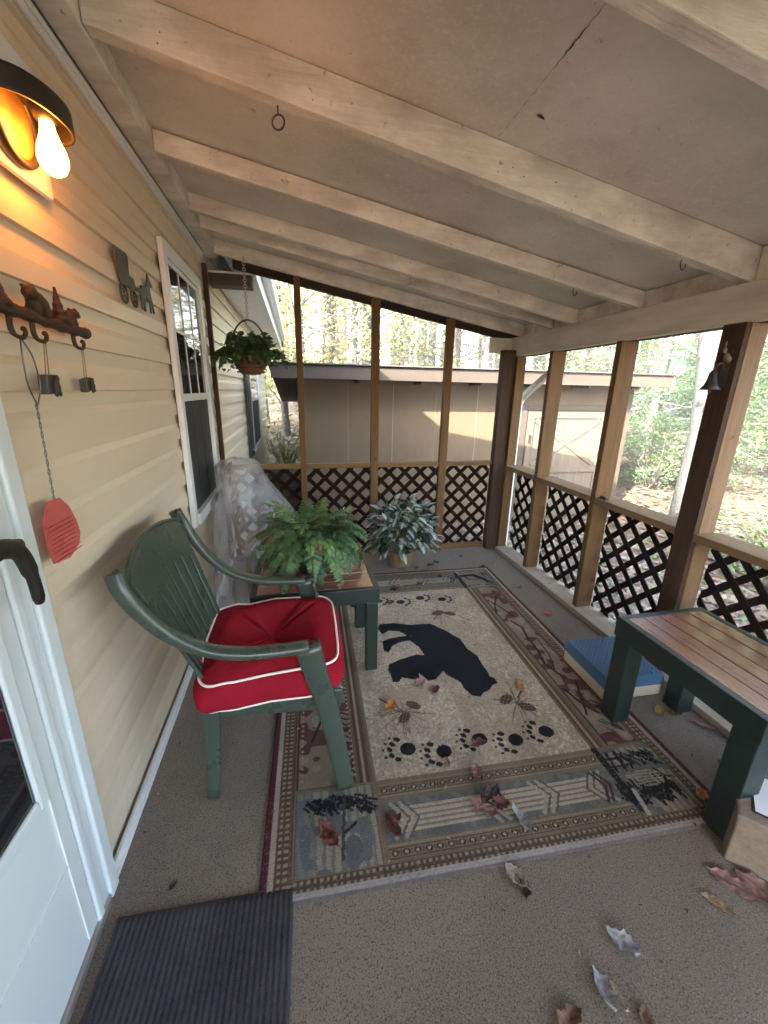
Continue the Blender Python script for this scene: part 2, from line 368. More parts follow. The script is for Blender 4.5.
# joints between siding sheets: a fine overlap step
mb.build('siding', 'siding', house, fix=False)
mb = MB(); mb.box(-9, XW - .022, Y0, Y1, -.6, 2.72)
mb.build('wall_body', 'siding', house)
mb = MB()
mb.add([(-.48, Y0 - .3, 2.70), (-.48, 3.76, 2.70), (-4.8, 3.76, 5.85), (-4.8, Y0 - .3, 5.85), (-9.4, 3.76, 2.5), (-9.4, Y0 - .3, 2.5)], [(0, 1, 2, 3), (3, 2, 4, 5)])  # unseen ridge, set high so its shadow falls on the shed
mb.add([(-.26, 3.76, 2.62), (-.26, Y1 + .3, 2.62), (-4.8, Y1 + .3, 5.85), (-4.8, 3.76, 5.85), (-9.4, Y1 + .3, 2.5), (-9.4, 3.76, 2.5)], [(0, 1, 2, 3), (3, 2, 4, 5)])
mb.build('roof', 'shingle', house, solid=.06)
mb = MB(); mb.box(XW + .002, -.30, 3.76, Y1 + .3, 2.36, 2.375); mb.build('soffit', 'white_vinyl', house)
mb = MB(); mb.box(XW + .002, -.31, 3.752, 3.90, 2.275, 2.358); mb.build('eave_return', 'shed_trim', house)
mb = MB(); mb.box(-.298, -.276, 3.76, Y1 + .3, 2.345, 2.60); mb.build('fascia', 'white_vinyl', house)
mb = MB()
gp = [(-.274, 2.60), (-.274, 2.49), (-.23, 2.475), (-.19, 2.50), (-.175, 2.60), (-.185, 2.60), (-.20, 2.51), (-.232, 2.487), (-.264, 2.50), (-.264, 2.60)]
mb.prism(gp, lambda a, b, c: (a, 3.78 + c, b), Y1 - 3.6); mb.build('gutter', 'white_vinyl', house)
mb = MB(); mb.box(XW + .001, XW + .012, 1.036, 3.55, 0, .045); mb.box(XW + .001, XW + .02, 1.036, 3.55, -.001, .012)
mb.build('base_trim', 'white_vinyl', house, bevel=.002)
mb = MB(); mb.box(XW + .001, XW + .018, YN, 3.55, 2.416, 2.434); mb.box(XW + .001, XW + .012, YN, 3.55, 2.395, 2.415); mb.build('top_channel', 'white_vinyl', house, bevel=.002)
mb = MB(); mb.box(XW + .001, XW + .014, YN, 3.55, 2.4345, 2.4515); mb.build('shadow_gap', 'black_paint', house)  # solid black strip painted in for the shade of the open gap

def window(y0, y1, z0, z1, zm, muntin=True):
    f = MB(); t = .065; x0, x1 = XW + .001, XW + .028
    f.box(x0, x1, y0, y0 + t, z0, z1); f.box(x0, x1, y1 - t, y1, z0, z1)
    f.box(x0, x1, y0 + t, y1 - t, z1 - t, z1); f.box(x0, x1 + .012, y0 + t, y1 - t, z0, z0 + t)
    fr = f.build('window', 'white_vinyl', house, bevel=.004)
    g = MB(); g.box(x0, x1 - .018, y0 + t + .002, y1 - t - .002, zm, z1 - t - .002)
    g.build('upper_pane', 'glass_dark', fr)
    g = MB(); g.box(x0, x1 - .020, y0 + t + .002, y1 - t - .002, z0 + t + .002, zm - .03)
    g.build('insect_screen', 'screen_dark', fr)
    s = MB(); s.box(x0, x1 - .006, y0 + t + .001, y1 - t - .001, zm - .03, zm + .012)
    s.box(x0, x1 - .012, y0 + t + .001, y0 + t + .022, zm + .012, z1 - t - .002); s.box(x0, x1 - .012, y1 - t - .022, y1 - t - .001, zm + .012, z1 - t - .002)
    s.box(x0, x1 - .012, y0 + t + .022, y1 - t - .022, z1 - t - .025, z1 - t - .002)
    s.build('sash', 'white_vinyl', fr, bevel=.003)
    if muntin:
        s = MB(); a, b = y0 + t + .022, y1 - t - .022
        for k in (1, 2): yy = lerp(a, b, k / 3); s.box(x1 - .0175, x1 - .0145, yy - .007, yy + .007, zm + .012, z1 - t - .025)
        zz = (zm + z1 - t) / 2
        for k in range(3):
            s.box(x1 - .0175, x1 - .0145, lerp(a, b, k / 3) + (.0075 if k else 0), lerp(a, b, (k + 1) / 3) - (.0075 if k < 2 else 0), zz - .007, zz + .007)
        s.build('muntin_grid', 'white_vinyl', fr)
        s = MB()
        for k in (1, 2): yy = lerp(a, b, k / 3); s.box(x1 - .0195, x1 - .018, yy - .006, yy + .006, z0 + t + .004, zm - .032)
        s.build('screen_bars', 'black_paint', fr)
    return fr
window(2.44, 3.28, .70, 2.20, 1.45)
window(6.1, 7.4, .62, 2.0, 1.35, False)
s = MB(); s.box(XW + .002, XW + .03, 5.55, 6.0, .60, 2.02)
for k in range(22): s.box(XW + .03, XW + .036, 5.60, 5.95, .66 + k * .06, .70 + k * .06)
s.build('shutter', 'black_paint', house, bevel=.003)
# storm door
door = MB(); DX = XW + .02
door.box(DX - .05, DX, .10, .915, .03, 2.02)
dr = door.build('door', 'door_paint', house, bevel=.004)
f = MB()
def frame_strip(y0, y1, x1): f.box(XW - .05, x1, y0, y1, 0, 2.14)
frame_strip(.918, .945, XW + .026); frame_strip(.9455, .985, XW + .018); frame_strip(.9855, 1.034, XW + .028)
frame_strip(.06, .098, XW + .030); frame_strip(-.02, .0595, XW + .034)
f.box(XW - .05, XW + .034, -.02, 1.034, 2.1405, 2.21); f.box(XW - .05, XW + .024, .10, .917, 2.022, 2.14)
f.build('door_frame', 'door_paint', house, bevel=.006)
t = MB(); t.box(XW - .04, XW + .030, .0, .98, .001, .026); t.build('threshold', 'zinc', house, bevel=.004)
g = MB(); g.box(DX - .001, DX + .004, .20, .825, .60, 1.95); g.build('glass_panel', 'glass_dark', dr)
g = MB()
for a, b, c, e in ((.165, .20, .565, 1.985), (.825, .86, .565, 1.985), (.20, .825, .565, .60), (.20, .825, 1.95, 1.985)): g.box(DX + .001, DX + .012, a, b, c, e)
g.build('glazing_bead', 'door_paint', dr, bevel=.006)
g = MB(); g.box(DX + .0005, DX + .004, .864, .868, .05, 1.99); g.box(DX + .0005, DX + .004,   .15, .863, .33, .334); g.build('door_groove', 'white_vinyl', dr)
h = MB()
h.lathe([(.0, -.001), (.024, -.001), (.026, .010), (.022, .018), (.0, .019)], (DX + .002, .860, 1.185), 20, (1, 0, 0))
h.lathe([(.0, 0), (.013, 0), (.012, .055), (.0, .056)], (DX + .018, .860, 1.185), 16, (1, 0, 0))
h.lathe([(.0, 0), (.016, .001), (.016, .012), (.0, .014)], (DX + .060, .872, 1.192), 16, (1, 0, 0))
h.sweep(crom([(DX + .062, .77, 1.200), (DX + .064, .83, 1.203), (DX + .066, .873, 1.180), (DX + .067, .892, 1.12), (DX + .066, .898, 1.055)], 5),
        [.010] * 5 + [.0125] * 5 + [.012] * 5 + [.010] * 5 + [.007], [.022] * 5 + [.019] * 5 + [.016] * 5 + [.0115] * 5 + [.009], (1, 0, 0))
h.build('handle', 'black_metal', dr)

# ------------------------------------------------------------------ porch roof
roof = thing('porch_roof', 'sloping porch roof of painted rafters and boarded ceiling over the whole porch', 'roof', (.6, 1.2, 2.0))
CT = .098
def zc(x, y=9): return zr(x) + (CT if y > 1.63 else .146)
mb = MB()
xa, xb = XW + .098, 2.22
for ya, yb in ((YN, 1.63), (1.634, 3.74)):
    q = lambda x: zc(x, ya)
    mb.hexa([(xa, ya, q(xa)), (xb, ya, q(xb)), (xb, yb, q(xb)), (xa, yb, q(xa)), (xa, ya, q(xa) + .02), (xb, ya, q(xb) + .02), (xb, yb, q(xb) + .02), (xa, yb, q(xa) + .02)])
mb.build('ceiling_panel', 'ceiling_paint', roof)
mb = MB(); xa2, xb2 = -.52, 2.28
mb.hexa([(xa2, YN - .04, zr(xa2) + .170), (xb2, YN - .04, zr(xb2) + .170), (xb2, 3.80, zr(xb2) + .170), (xa2, 3.80, zr(xa2) + .170), (xa2, YN - .04, zr(xa2) + .20), (xb2, YN - .04, zr(xb2) + .20), (xb2, 3.80, zr(xb2) + .20), (xa2, 3.80, zr(xa2) + .20)])
mb.build('roof_cover', 'shingle', roof)
def rafter(y0, wd=.04, drop=0.0, lift=0.0, m='rafter_paint', x0=XW + .099, x1=2.20):
    mb = MB(); o = drop
    zt = (.144 if y0 < 1.63 else CT - (.002 if int(y0 * 10) % 2 else .007))
    mb.hexa([(x0, y0, zr(x0) - o + lift), (x1, y0, zr(x1) - o), (x1, y0 + wd, zr(x1) - o), (x0, y0 + wd, zr(x0) - o + lift),
             (x0, y0, zr(x0) + zt), (x1, y0, zr(x1) + zt), (x1, y0 + wd, zr(x1) + zt), (x0, y0 + wd, zr(x0) + zt)])
    return mb.build('rafter', m, roof, bevel=.004)
for yy, wd, dp, lf_ in ((-2.0, .045, 0, 0), (-1.3, .045, 0, 0), (-.62, .045, 0, 0), (-.05, .045, 0, 0), (.40, .045, 0, 0), (.875, .05, 0.0, .01), (1.60, .055, 0.0, .032), (2.20, .045, 0, .012), (2.78, .045, 0, .012), (3.06, .04, -.008, .01), (YE + .0, .042, 0, 0)):
    rafter(yy, wd, dp, lf_)
mb = MB(); mb.box(XW + .001, XW + .097, YN, 3.74, 2.452, 2.63); mb.build('ledger', 'rafter_paint', roof, bevel=.004)
o = rafter(3.66, .045, .03, 0, 'dark_fascia', XW + .2, 2.2); o.name = 'barge_board'
mb = MB(); mb.box(1.905, 1.96, YN, 3.72, 1.812, 1.972); mb.build('header_beam', 'header_paint', roof, bevel=.004)
mb = MB(); mb.box(1.963, 2.03, YN, 3.72, 1.812, 1.870); mb.build('top_plate', 'dark_fascia', roof)
mb = MB(); mb.box(1.70, 1.903, 3.56, 3.60, 1.84, 1.965); mb.build('beam_block', 'header_paint', roof, bevel=.003)
mb = MB()
for a, b in ((YN, -2.005), (-1.95, -1.305), (-1.25, -.63), (-.57, -.06), (.0, .39), (.45, .87), (.93, 1.595), (1.66, 2.195), (2.25, 2.775), (2.83, 3.055), (3.105, 3.495)): mb.box(1.965, 1.99, a, b, 1.90, zc(1.99, a) - .004)
mb.build('rafter_blocking', 'rafter_paint', roof)
mb = MB(); mb.box(2.222, 2.245, YN, 3.74, 1.86, zr(2.25) + .168); mb.build('eave_board', 'dark_fascia', roof)
mb = MB()   # small torn hole and stain scar in the ceiling
# ------------------------------------------------------------------ posts, rails, lattice
def post(label, x0, x1, y0, y1, z0, z1, m='stud_z', name='wall_stud', group='studs framing the porch openings'):
    mb = MB(); mb.box(x0, x1, y0, y1, z0, z1)
    return tag(mb.build(name, m, origin=((x0 + x1) / 2, (y0 + y1) / 2, z0), bevel=.003), label, 'post', group)
PB = .040
def zt_end(x): return zr(x) - .003
post('thin wood stud in the end wall, first to the right of the house', .012, .062, YE, YE + .045, 0.002, zt_end(.062))
post('thin wood stud in the end wall behind the fern, midway along it', .622, .690, YE, YE + .045, 0.002, zt_end(.69))
post('thin wood stud in the end wall behind the variegated plant, nearest the brown corner post', 1.262, 1.332, YE, YE + .045, 0.002, zt_end(1.332))
post('brown stud at the far end of the porch fixed against the house siding', XW + .004, XW + .036, YE, YE + .045, .046, 2.36, 'brown_stain_shade')
cp = thing('corner_post', 'square post at the far porch corner with an inner board of brown stain and painted shade', 'post', (1.9, 3.5, 0), 'main posts carrying the roof beam')
mb = MB(); mb.box(1.905, 1.99, 3.44, 3.55, .002, 1.808); mb.build('post', 'stud_z', cp, bevel=.003)
mb = MB(); mb.box(1.79, 1.902, 3.475, 3.55, .002, 1.86); mb.build('shaded_corner_board', 'brown_stain_shade', cp, bevel=.003)  # dark tone is part stain, part shade of the post's inner side
post('tan stud between the corner post and the middle stud of the right side', XR, 2.015, 2.92, 2.965, PB, 1.810)
post('tan stud left of the brown bell post on the right side', XR, 2.02, 2.235, 2.28, PB, 1.810)
bp = thing('bell_post', 'thick post faced with an added dark brown board holding stain and shade, with a small bell hung on it', 'post', (1.96, 1.57, 0), 'main posts carrying the roof beam')
mb = MB(); mb.box(1.921, 2.015, 1.522, 1.627, .042, 1.810); mb.build('post', 'pale_stud_z', bp, bevel=.003)
mb = MB(); mb.box(1.893, 1.919, 1.524, 1.627, .042, 1.810); mb.build('shaded_side_board', 'brown_stain_shade', bp, bevel=.002)  # added board; its brown carries stain plus shade of the inner face
post('thick wood post on the right side beside the camera', 1.92, 2.015, -.06, .04, PB, 1.81, 'pale_stud_z', 'porch_post', 'main posts carrying the roof beam')
post('thick wood post at the near corner behind the camera', 1.92, 2.015, YN + .02, YN + .12, PB, 1.81, 'pale_stud_z', 'porch_post', 'main posts carrying the roof beam')
# rails
def rail(label, x0, x1, y0, y1, z0, z1, m, name='top_rail', cat='rail'):
    mb = MB(); mb.box(x0, x1, y0, y1, z0, z1)
    return tag(mb.build(name, m, origin=((x0 + x1) / 2, (y0 + y1) / 2, z0), bevel=.003), label, cat, 'rails along the porch openings')
ze0, ze1 = .842, .884
rail('short wood rail of the end wall between house and first stud', XW + .052, .010, YE + .004, YE + .05, ze0, ze1, 'rail_x')
rail('wood rail of the end wall right behind the fern', .064, .620, YE + .004, YE + .05, ze0, ze1, 'rail_x')
rail('wood rail of the end wall above the variegated plant', .692, 1.260, YE + .004, YE + .05, ze0, ze1, 'rail_x')
rail('wood rail of the end wall touching the brown corner board', 1.334, 1.788, YE + .004, YE + .05, ze0, ze1, 'rail_x')
zs0, zs1 = .812, .852
for lab, a, b in (('wide sill rail next to the far corner post', 2.967, 3.438), ('wide sill rail between the two tan studs', 2.282, 2.918), ('wide sill rail beside the bell post with a black clip lying on it', 1.629, 2.233), ('wide sill rail behind the large table, near side of the bell post', .042, 1.520), ('wide sill rail at the near end behind the camera', YN + .122, -.062)):
    rail(lab, XR - .006, 2.045, a, b, zs0, zs1, 'rail_y', 'sill_rail')
mb = MB(); mb.box(1.872, 2.05, YN, 3.436, .002, PB - .001); tag(mb.build('bottom_plate', 'plate_y', origin=(1.95, 1.2, 0), bevel=.003), 'long weathered bottom board on the floor along the lattice side', 'plate')
mb = MB(); mb.box(XW + .052, 1.788, YE + .05, YE + .10, .002, .055); tag(mb.build('bottom_plate', 'rail_x', origin=(.6, YE + .07, 0), bevel=.003), 'bottom board on the floor under the end wall lattice', 'plate')
mb = MB(); mb.box(1.904, 1.96, YN, 3.43, PB, PB + .001)

def clip(poly, a0, a1, b0, b1):
    def cut(P, f, inter):
        out = []
        for i in range(len(P)):
            p, q = P[i], P[(i + 1) % len(P)]
            if f(p): out.append(p)
            if f(p) != f(q): out.append(inter(p, q))
        return out
    def ix(c): return lambda p, q: (c, p[1] + (q[1] - p[1]) * (c - p[0]) / (q[0] - p[0]))
    def iy(c): return lambda p, q: (p[0] + (q[0] - p[0]) * (c - p[1]) / (q[1] - p[1]), c)
    for f, i in ((lambda p: p[0] >= a0, ix(a0)), (lambda p: p[0] <= a1, ix(a1)), (lambda p: p[1] >= b0, iy(b0)), (lambda p: p[1] <= b1, iy(b1))):
        if len(poly) < 3: return []
        poly = cut(poly, f, i)
    return poly
def lattice(label, frame, a0, a1, b0, b1, org):
    mb = MB(); pitch = .148; wd = .036
    r = random.Random(label); hw = wd * .7071
    for s, lay in ((1, 0), (-1, 1)):
        k0 = r.uniform(0, pitch)
        k = -30 * pitch + k0
        while k < 30 * pitch:
            # strip: b = s*a + k
            P = [(a0 - 2, s * (a0 - 2) + k - hw), (a1 + 2, s * (a1 + 2) + k - hw), (a1 + 2, s * (a1 + 2) + k + hw), (a0 - 2, s * (a0 - 2) + k + hw)]
            P = clip(P, a0, a1, b0, b1)
            if len(P) >= 3 and max(p[0] for p in P) - min(p[0] for p in P) > .01:
                mb.prism(P, lambda a, b, c, l=lay: frame(a, b, l * .0075 + c), .007)
            k += pitch
    return tag(mb.build('lattice_panel', 'lattice', origin=org), label, 'lattice', 'dark lattice panels below the rails')
fe = lambda a, b, c: (a, YE + .050 + c, b)
lattice('dark lattice panel of the end wall beside the plastic-covered chair', lambda a, b, c: (a, YE + .051 + c, b), XW + .055, .02, .057, .841, (-.3, YE + .05, .06))
lattice('dark lattice panel of the end wall directly behind the fern', lambda a, b, c: (a, YE + .051 + c, b), .05, .63, .057, .841, (.3, YE + .05, .06))
lattice('dark lattice panel of the end wall behind the variegated plant', lambda a, b, c: (a, YE + .051 + c, b), .68, 1.27, .057, .841, (.95, YE + .05, .06))
lattice('dark lattice panel of the end wall left of the corner post', lambda a, b, c: (a, YE + .051 + c, b), 1.32, 1.788, .057, .841, (1.55, YE + .05, .06))
for lab, a, b in (('dark lattice panel on the right side next to the corner post', 2.965, 3.438), ('dark lattice panel between the two tan studs', 2.28, 2.92), ('dark lattice panel between tan stud and bell post', 1.628, 2.235), ('dark lattice panel behind the large wooden table', .042, 1.520), ('dark lattice panel at the near end behind the camera', YN + .122, -.062)):
    lattice(lab, lambda a_, b_, c: (2.022 + c, a_, b_), a, b, .042, .811, (2.025, (a + b) / 2, .042))
mb = MB(); mb.box(1.915, 1.94, 2.16, 2.215, .853, .862); mb.tube([(1.92, 2.165, .864), (1.925, 2.21, .866)], .006)
tag(mb.build('black_clip', 'black_paint', origin=(1.93, 2.19, .853)), 'small black clip lying on the sill rail', 'clip')

# ------------------------------------------------------------------ ceiling hardware
def hook(label, x, y, z, ring=False, m='black_iron'):
    mb = MB()
    if ring:
        mb.tube([(x, y, z + .001), (x, y, z - .022)], .0025); mb.ring((x, y, z - .042), .020, .003, (.35, 1, 0))
    else:
        mb.tube(crom([(x, y, z + .001), (x, y, z - .022), (x + .012, y, z - .036), (x + .024, y, z - .024), (x + .024, y, z - .012)], 5), .0022, 6)
    return tag(mb.build('ceiling_ring' if ring else 'cup_hook', m, origin=(x, y, z)), label, 'hook', 'hooks screwed into the rafters')
hook('steel ring hanging from the wide rafter near the lamp', -.02, 1.627, zr(-.02) + .02, True, 'grey_iron')
hook('black cup hook at the beam end of the wide rafter', 1.60, 1.627, zr(1.60) + .003)
hook('black cup hook at the beam end of the second rafter past the ring', 1.52, 2.222, zr(1.52) + .002)
hook('black cup hook at the beam end of the narrow far rafter', 1.60, 3.0, zc(1.60))
mb = MB(); mb.rbox((.80, 3.03, zr(.8) + .012), .03, .028, .003, .3); mb.tube([(.80, 3.03, zr(.8) + .012), (.81, 3.05, zr(.8) + .1)], .004)
tag(mb.build('metal_bracket', 'zinc', origin=(.8, 3.03, zr(.8))), 'small shiny metal plate hanging between the far rafters', 'bracket')
# torn patch in the ceiling board, a dark hole with lifted flakes
mb = MB(); x, y = .785, 1.44; zz = zc(x, y) - .002
mb.add([(x - .016, y - .004, zz), (x + .0, y + .010, zz + .002), (x + .022, y + .009, zz - .003), (x + .012, y - .002, zz - .001), (x - .004, y - .010, zz)], [(0, 1, 2, 3, 4)])
prev = None
for k in range(61):
    t_ = k / 60; cx, cy = .720 + .0018 * math.sin(k * 2.1), .93 + .66 * t_; wd_ = .0005 + .0028 * math.exp(-((cy - 1.19) / .045) ** 2) * (.5 + .5 * abs(math.sin(k * 1.9))) + .0004 * math.sin(k * 1.3)
    a = ((cx - wd_, cy, zc(cx, cy) - .0015), (cx + wd_, cy + .001, zc(cx, cy) - .0015))
    if prev: mb.add([prev[0], prev[1], a[1], a[0]], [(0, 1, 2, 3)])
    prev = a
rn = random.Random(12)
for k in range(40):
    yy_ = rn.choice((1.598, 1.598, 2.198, 2.778)); xx_ = rn.uniform(-.4, 1.8); zz_ = zr(xx_) + rn.uniform(.03, .085); r0_ = rn.uniform(.0015, .003)
    mb.add([(xx_ + r0_ * math.cos(j), yy_, zz_ + r0_ * math.sin(j)) for j in (0, 1.05, 2.1, 3.14, 4.2, 5.2)], [(0, 1, 2, 3, 4, 5)])
tag(mb.build('ceiling_tear', 'black_iron', roof))

# ------------------------------------------------------------------ wall lamp
LY, LZ = 1.30, 2.0
lamp = thing('wall_lamp', 'black hooded wall lamp with a bare glowing bulb on the siding', 'lamp', (XW, LY, LZ))
mb = MB(); mb.box(XW + .002, XW + .022, LY - .17, LY + .145, LZ - .03, LZ + .26); mb.build('mount_block', 'white_vinyl', lamp, bevel=.010)
mb = MB(); mb.lathe([(.0, 0), (.098, 0), (.10, .006), (.095, .012), (.04, .020), (.0, .021)], (XW + .0225, LY - .02, LZ + .085), 32, (1, 0, 0)); mb.build('backplate', 'brass', lamp)
mb = MB(); mb.ring((XW + .036, LY - .02, LZ + .075), .082, .010, (1, 0, 0), 36, 8); mb.build('trim_ring', 'black_metal', lamp)
# hood: shallow scoop open below
def hoodf(u, v):
    th = lerp(-1.0, 1.0, u) * math.pi * .5
    px = XW + .024 + .118 * max(0, math.cos(th)) ** .6; py = LY - .012 + (.128 if th < 0 else .095) * math.sin(th)
    if v < .5: return (px, py, LZ + .072 + .045 * (v / .5))
    q = (v - .5) / .5
    return (lerp(px, XW + .03, q), lerp(py, LY - .005, q), LZ + .117 + .016 * math.sin(q * math.pi / 2))
mb = MB(); mb.grid(hoodf, 40, 14); mb.build('hood', 'black_metal', lamp, solid=.006)
BX, BY, BZ = XW + .100, LY - .015, LZ + .068
mb = MB(); mb.lathe([(.0, .030), (.030, .030), (.028, .015), (.022, .0), (.0, 0)], (BX, BY, BZ + .012), 20, (0, .0, 1)); mb.build('socket', 'black_metal', lamp)
mb = MB(); mb.lathe([(.001, -.105), (.012, -.103), (.022, -.096), (.029, -.082), (.031, -.068), (.028, -.052), (.020, -.032), (.015, -.015), (.0135, .0)], (BX, BY, BZ + .010), 24); mb.build('bulb', 'bulb', lamp)

# ------------------------------------------------------------------ hook rack with bears and trees
rack = thing('hook_rack', 'rust-brown cast iron hook rack with bears and trees on a log', 'hook rack', (XW, 1.27, 1.65))
HX = XW + .038
mb = MB(); lg = crom([(HX, .98, 1.652), (HX, 1.08, 1.655), (HX, 1.20, 1.652), (HX, 1.32, 1.647), (HX, 1.44, 1.645)], 6)
mb.tube(lg, [.0145 + .0020 * math.sin(i * 1.9) for i in range(len(lg))], 10); mb.box(XW - .004, HX, 1.04, 1.06, 1.645, 1.665); mb.box(XW - .004, HX, 1.38, 1.40, 1.640, 1.652)
mb.build('log', 'rust_iron', rack)
def ball(mb, c, r, sc=(1, 1, 1), n=10):
    vs = []; fs = []
    for j in range(n + 1):
        ph = math.pi * j / n
        for i in range(n * 2):
            th = math.pi * i / n; vs.append((c[0] + r * sc[0] * math.sin(ph) * math.cos(th), c[1] + r * sc[1] * math.sin(ph) * math.sin(th), c[2] + r * sc[2] * math.cos(ph)))
    w_ = n * 2
    for j in range(n):
        for i in range(w_): fs.append((j * w_ + i, (j + 1) * w_ + i, (j + 1) * w_ + (i + 1) % w_, j * w_ + (i + 1) % w_))
    mb.add(vs, fs, None, True)
def pine(y, z, h):
    mb = MB()
    for k in range(4):
        z0 = z + h * .2 * k; r = .26 * h * (1 - k * .2); mb.lathe([(r, 0), (r * .8, h * .06), (.003, h * .34)], (HX, y, z0), 10)
    ball(mb, (HX, y, z), .02, (1, 1, .6))
    return mb.build('pine_figure', 'rust_iron', rack, remesh=.004)
pine(1.085, 1.664, .066); pine(1.312, 1.662, .085)
def bear(y, z, k, flip):
    mb = MB(); s_ = -1 if flip else 1
    ball(mb, (HX, y, z + .034 * k), .030 * k, (.75, 1.15, 1)); ball(mb, (HX, y + s_ * .018 * k, z + .028 * k), .028 * k, (.8, 1, 1))
    ball(mb, (HX + .004, y - s_ * .032 * k, z + .052 * k), .020 * k); ball(mb, (HX + .008, y - s_ * .050 * k, z + .045 * k), .010 * k)
    for e in (-1, 1):
        ball(mb, (HX + e * .012 * k, y - s_ * .028 * k, z + .071 * k), .006 * k)
        ball(mb, (HX + e * .012 * k, y - s_ * .020 * k, z + .010 * k), .012 * k, (.8, .8, 1.6)); ball(mb, (HX + e * .014 * k, y + s_ * .026 * k, z + .010 * k), .013 * k, (.8, .9, 1.5))
    return mb.build('bear_figure', 'rust_iron', rack, remesh=.0035)
bear(1.215, 1.660, .82, False); bear(1.365, 1.656, .62, True)
for y in (1.100, 1.182, 1.368):
    mb = MB(); z0 = 1.645
    mb.tube(crom([(HX, y, z0), (HX - .004, y + .004, z0 - .026), (HX - .002, y + .010, z0 - .042), (HX + .004, y + .026, z0 - .046), (HX + .006, y + .036, z0 - .034), (HX + .005, y + .034, z0 - .026)], 5), [.0058] * 10 + [.0046] * 16, 8)
    ball(mb, (HX + .005, y + .033, z0 - .027), .0062, n=6); mb.build('hook', 'rust_iron', rack)
# fly swatter
KX = XW + .038
sw = thing('fly_swatter', 'red fly swatter with a twisted wire handle hanging on the hook rack', 'fly swatter', (KX, 1.12, 1.1))
mb = MB()
mb.tube(crom([(KX, 1.122, 1.597), (KX + .002, 1.112, 1.56), (KX - .004, 1.120, 1.50), (KX - .008, 1.142, 1.462), (KX - .008, 1.147, 1.450)], 6), .0018, 6)
mb.tube(crom([(KX, 1.126, 1.597), (KX + .002, 1.150, 1.56), (KX - .004, 1.168, 1.50), (KX - .008, 1.156, 1.462), (KX - .008, 1.147, 1.450)], 6), .0018, 6)
for ph in (0, math.pi):
    mb.tube([(KX - .01 + .0018 * math.cos(i * .9 + ph), 1.147 - i * .0004 + .0018 * math.sin(i * .9 + ph), 1.453 - i * .0065) for i in range(37)], .0014, 5)
mb.build('wire_handle', 'wire', sw)
poly = [(-.022, .0), (.020, .0), (.046, -.030), (.062, -.075), (.064, -.110), (.045, -.135), (.0, -.158), (-.060, -.150), (-.066, -.10), (-.055, -.045)]
mb = MB(); cy, cz = 1.130, 1.222
mb.prism(poly, lambda a, b, c: (KX - .012 + c + .006 * math.sin(a * 30) - b * .06, cy + a, cz + b), .0025)
for i in range(9):
    zz = -.06 - i * .011; mb.tube([(KX - .008 - zz * .06, cy - .058, cz + zz), (KX - .006 - zz * .06, cy + .056, cz + zz + .002)], .0016, 5)
mb.build('swatter_head', 'swatter', sw)
def trinket(label, y, zt, tw, sz, tilt):
    t_ = thing('hanging_charm', label, 'ornament', (KX, y, zt))
    mb = MB(); x = KX + .002
    mb.tube([(x, y - .004, zt), (x - .01, y - .006 + tilt, zt - tw)], .0013, 5); mb.tube([(x, y + .004, zt), (x - .01, y + .008 + tilt, zt - tw)], .0013, 5)
    mb.build('twine_loop', 'twine', t_)
    mb = MB(); c, s_ = math.cos(tilt * 20), math.sin(tilt * 20)
    P = [(-sz * .75, 0), (sz * .75, 0), (sz, -sz * 1.6), (-sz, -sz * 1.6)]
    fr = lambda a, b, cc: (x - .022 + cc, y + tilt + a * c - b * s_ * .4, zt - tw + b * c + a * s_)
    mb.prism(P, fr, .022); b_ = mb.build('plate', 'grey_iron', t_, bevel=.003)
    mb = MB(); k = sz / .03
    for (a, b, r, sx, sz_) in ((.004, -.03, .013, 1, 1.5), (.010, -.010, .010, 1, 1), (.016, -.004, .005, 1, 1), (-.004, -.048, .007, 1, 1.2), (.014, -.048, .007, 1, 1.2)):
        p = fr(a * k, b * k, .026); ball(mb, p, r * k, (.6, sx, sz_), 7)
    mb.build('bear_emblem', 'black_iron', t_, remesh=.003)
trinket('grey metal charm with a black bear, hung on the second hook from its left', 1.212, 1.597, .074, .029, .002)
trinket('small tilted metal charm with a black bear, hung on the last hook to the right', 1.398, 1.597, .078, .023, .010)
# buggy silhouette
bg = thing('buggy_plaque', 'dark metal silhouette of a horse and buggy on the siding', 'wall ornament', (XW, 2.05, 1.83))
fb = lambda a, b, c: (XW + .004 + c, 1.845 + a * .41, 1.805 + b * .19)
mb = MB()
mb.prism([(.02, .98), (.30, 1.0), (.33, .95), (.30, .60), (.42, .58), (.44, .40), (.30, .34), (.06, .34), (.03, .55)], fb, .006)
mb.build('cab', 'grey_iron', bg)
mb = MB()
for a, r in ((.12, .034), (.37, .030)):
    c0 = V(fb(a, .18, .003)); mb.ring(c0, r, .004, (1, 0, 0), 20, 6)
    for k in range(4): th = k * math.pi / 4; d_ = V((0, math.cos(th), math.sin(th))) * r; mb.tube([c0 - d_, c0 + d_], .002, 5)
mb.build('wheel_pair', 'grey_iron', bg)
mb = MB(); mb.prism([(.44, .44), (.62, .50), (.62, .56), (.78, .60), (.84, .78), (.87, .92), (.90, .84), (.99, .70), (.96, .66), (.90, .70), (.89, .52), (.93, .30), (.97, .10), (.94, .08), (.89, .28), (.86, .06), (.83, .06), (.84, .32), (.70, .34), (.68, .04), (.65, .04), (.64, .30), (.60, .06), (.57, .06), (.58, .40), (.44, .38)], fb, .006)
mb.build('horse', 'grey_iron', bg)

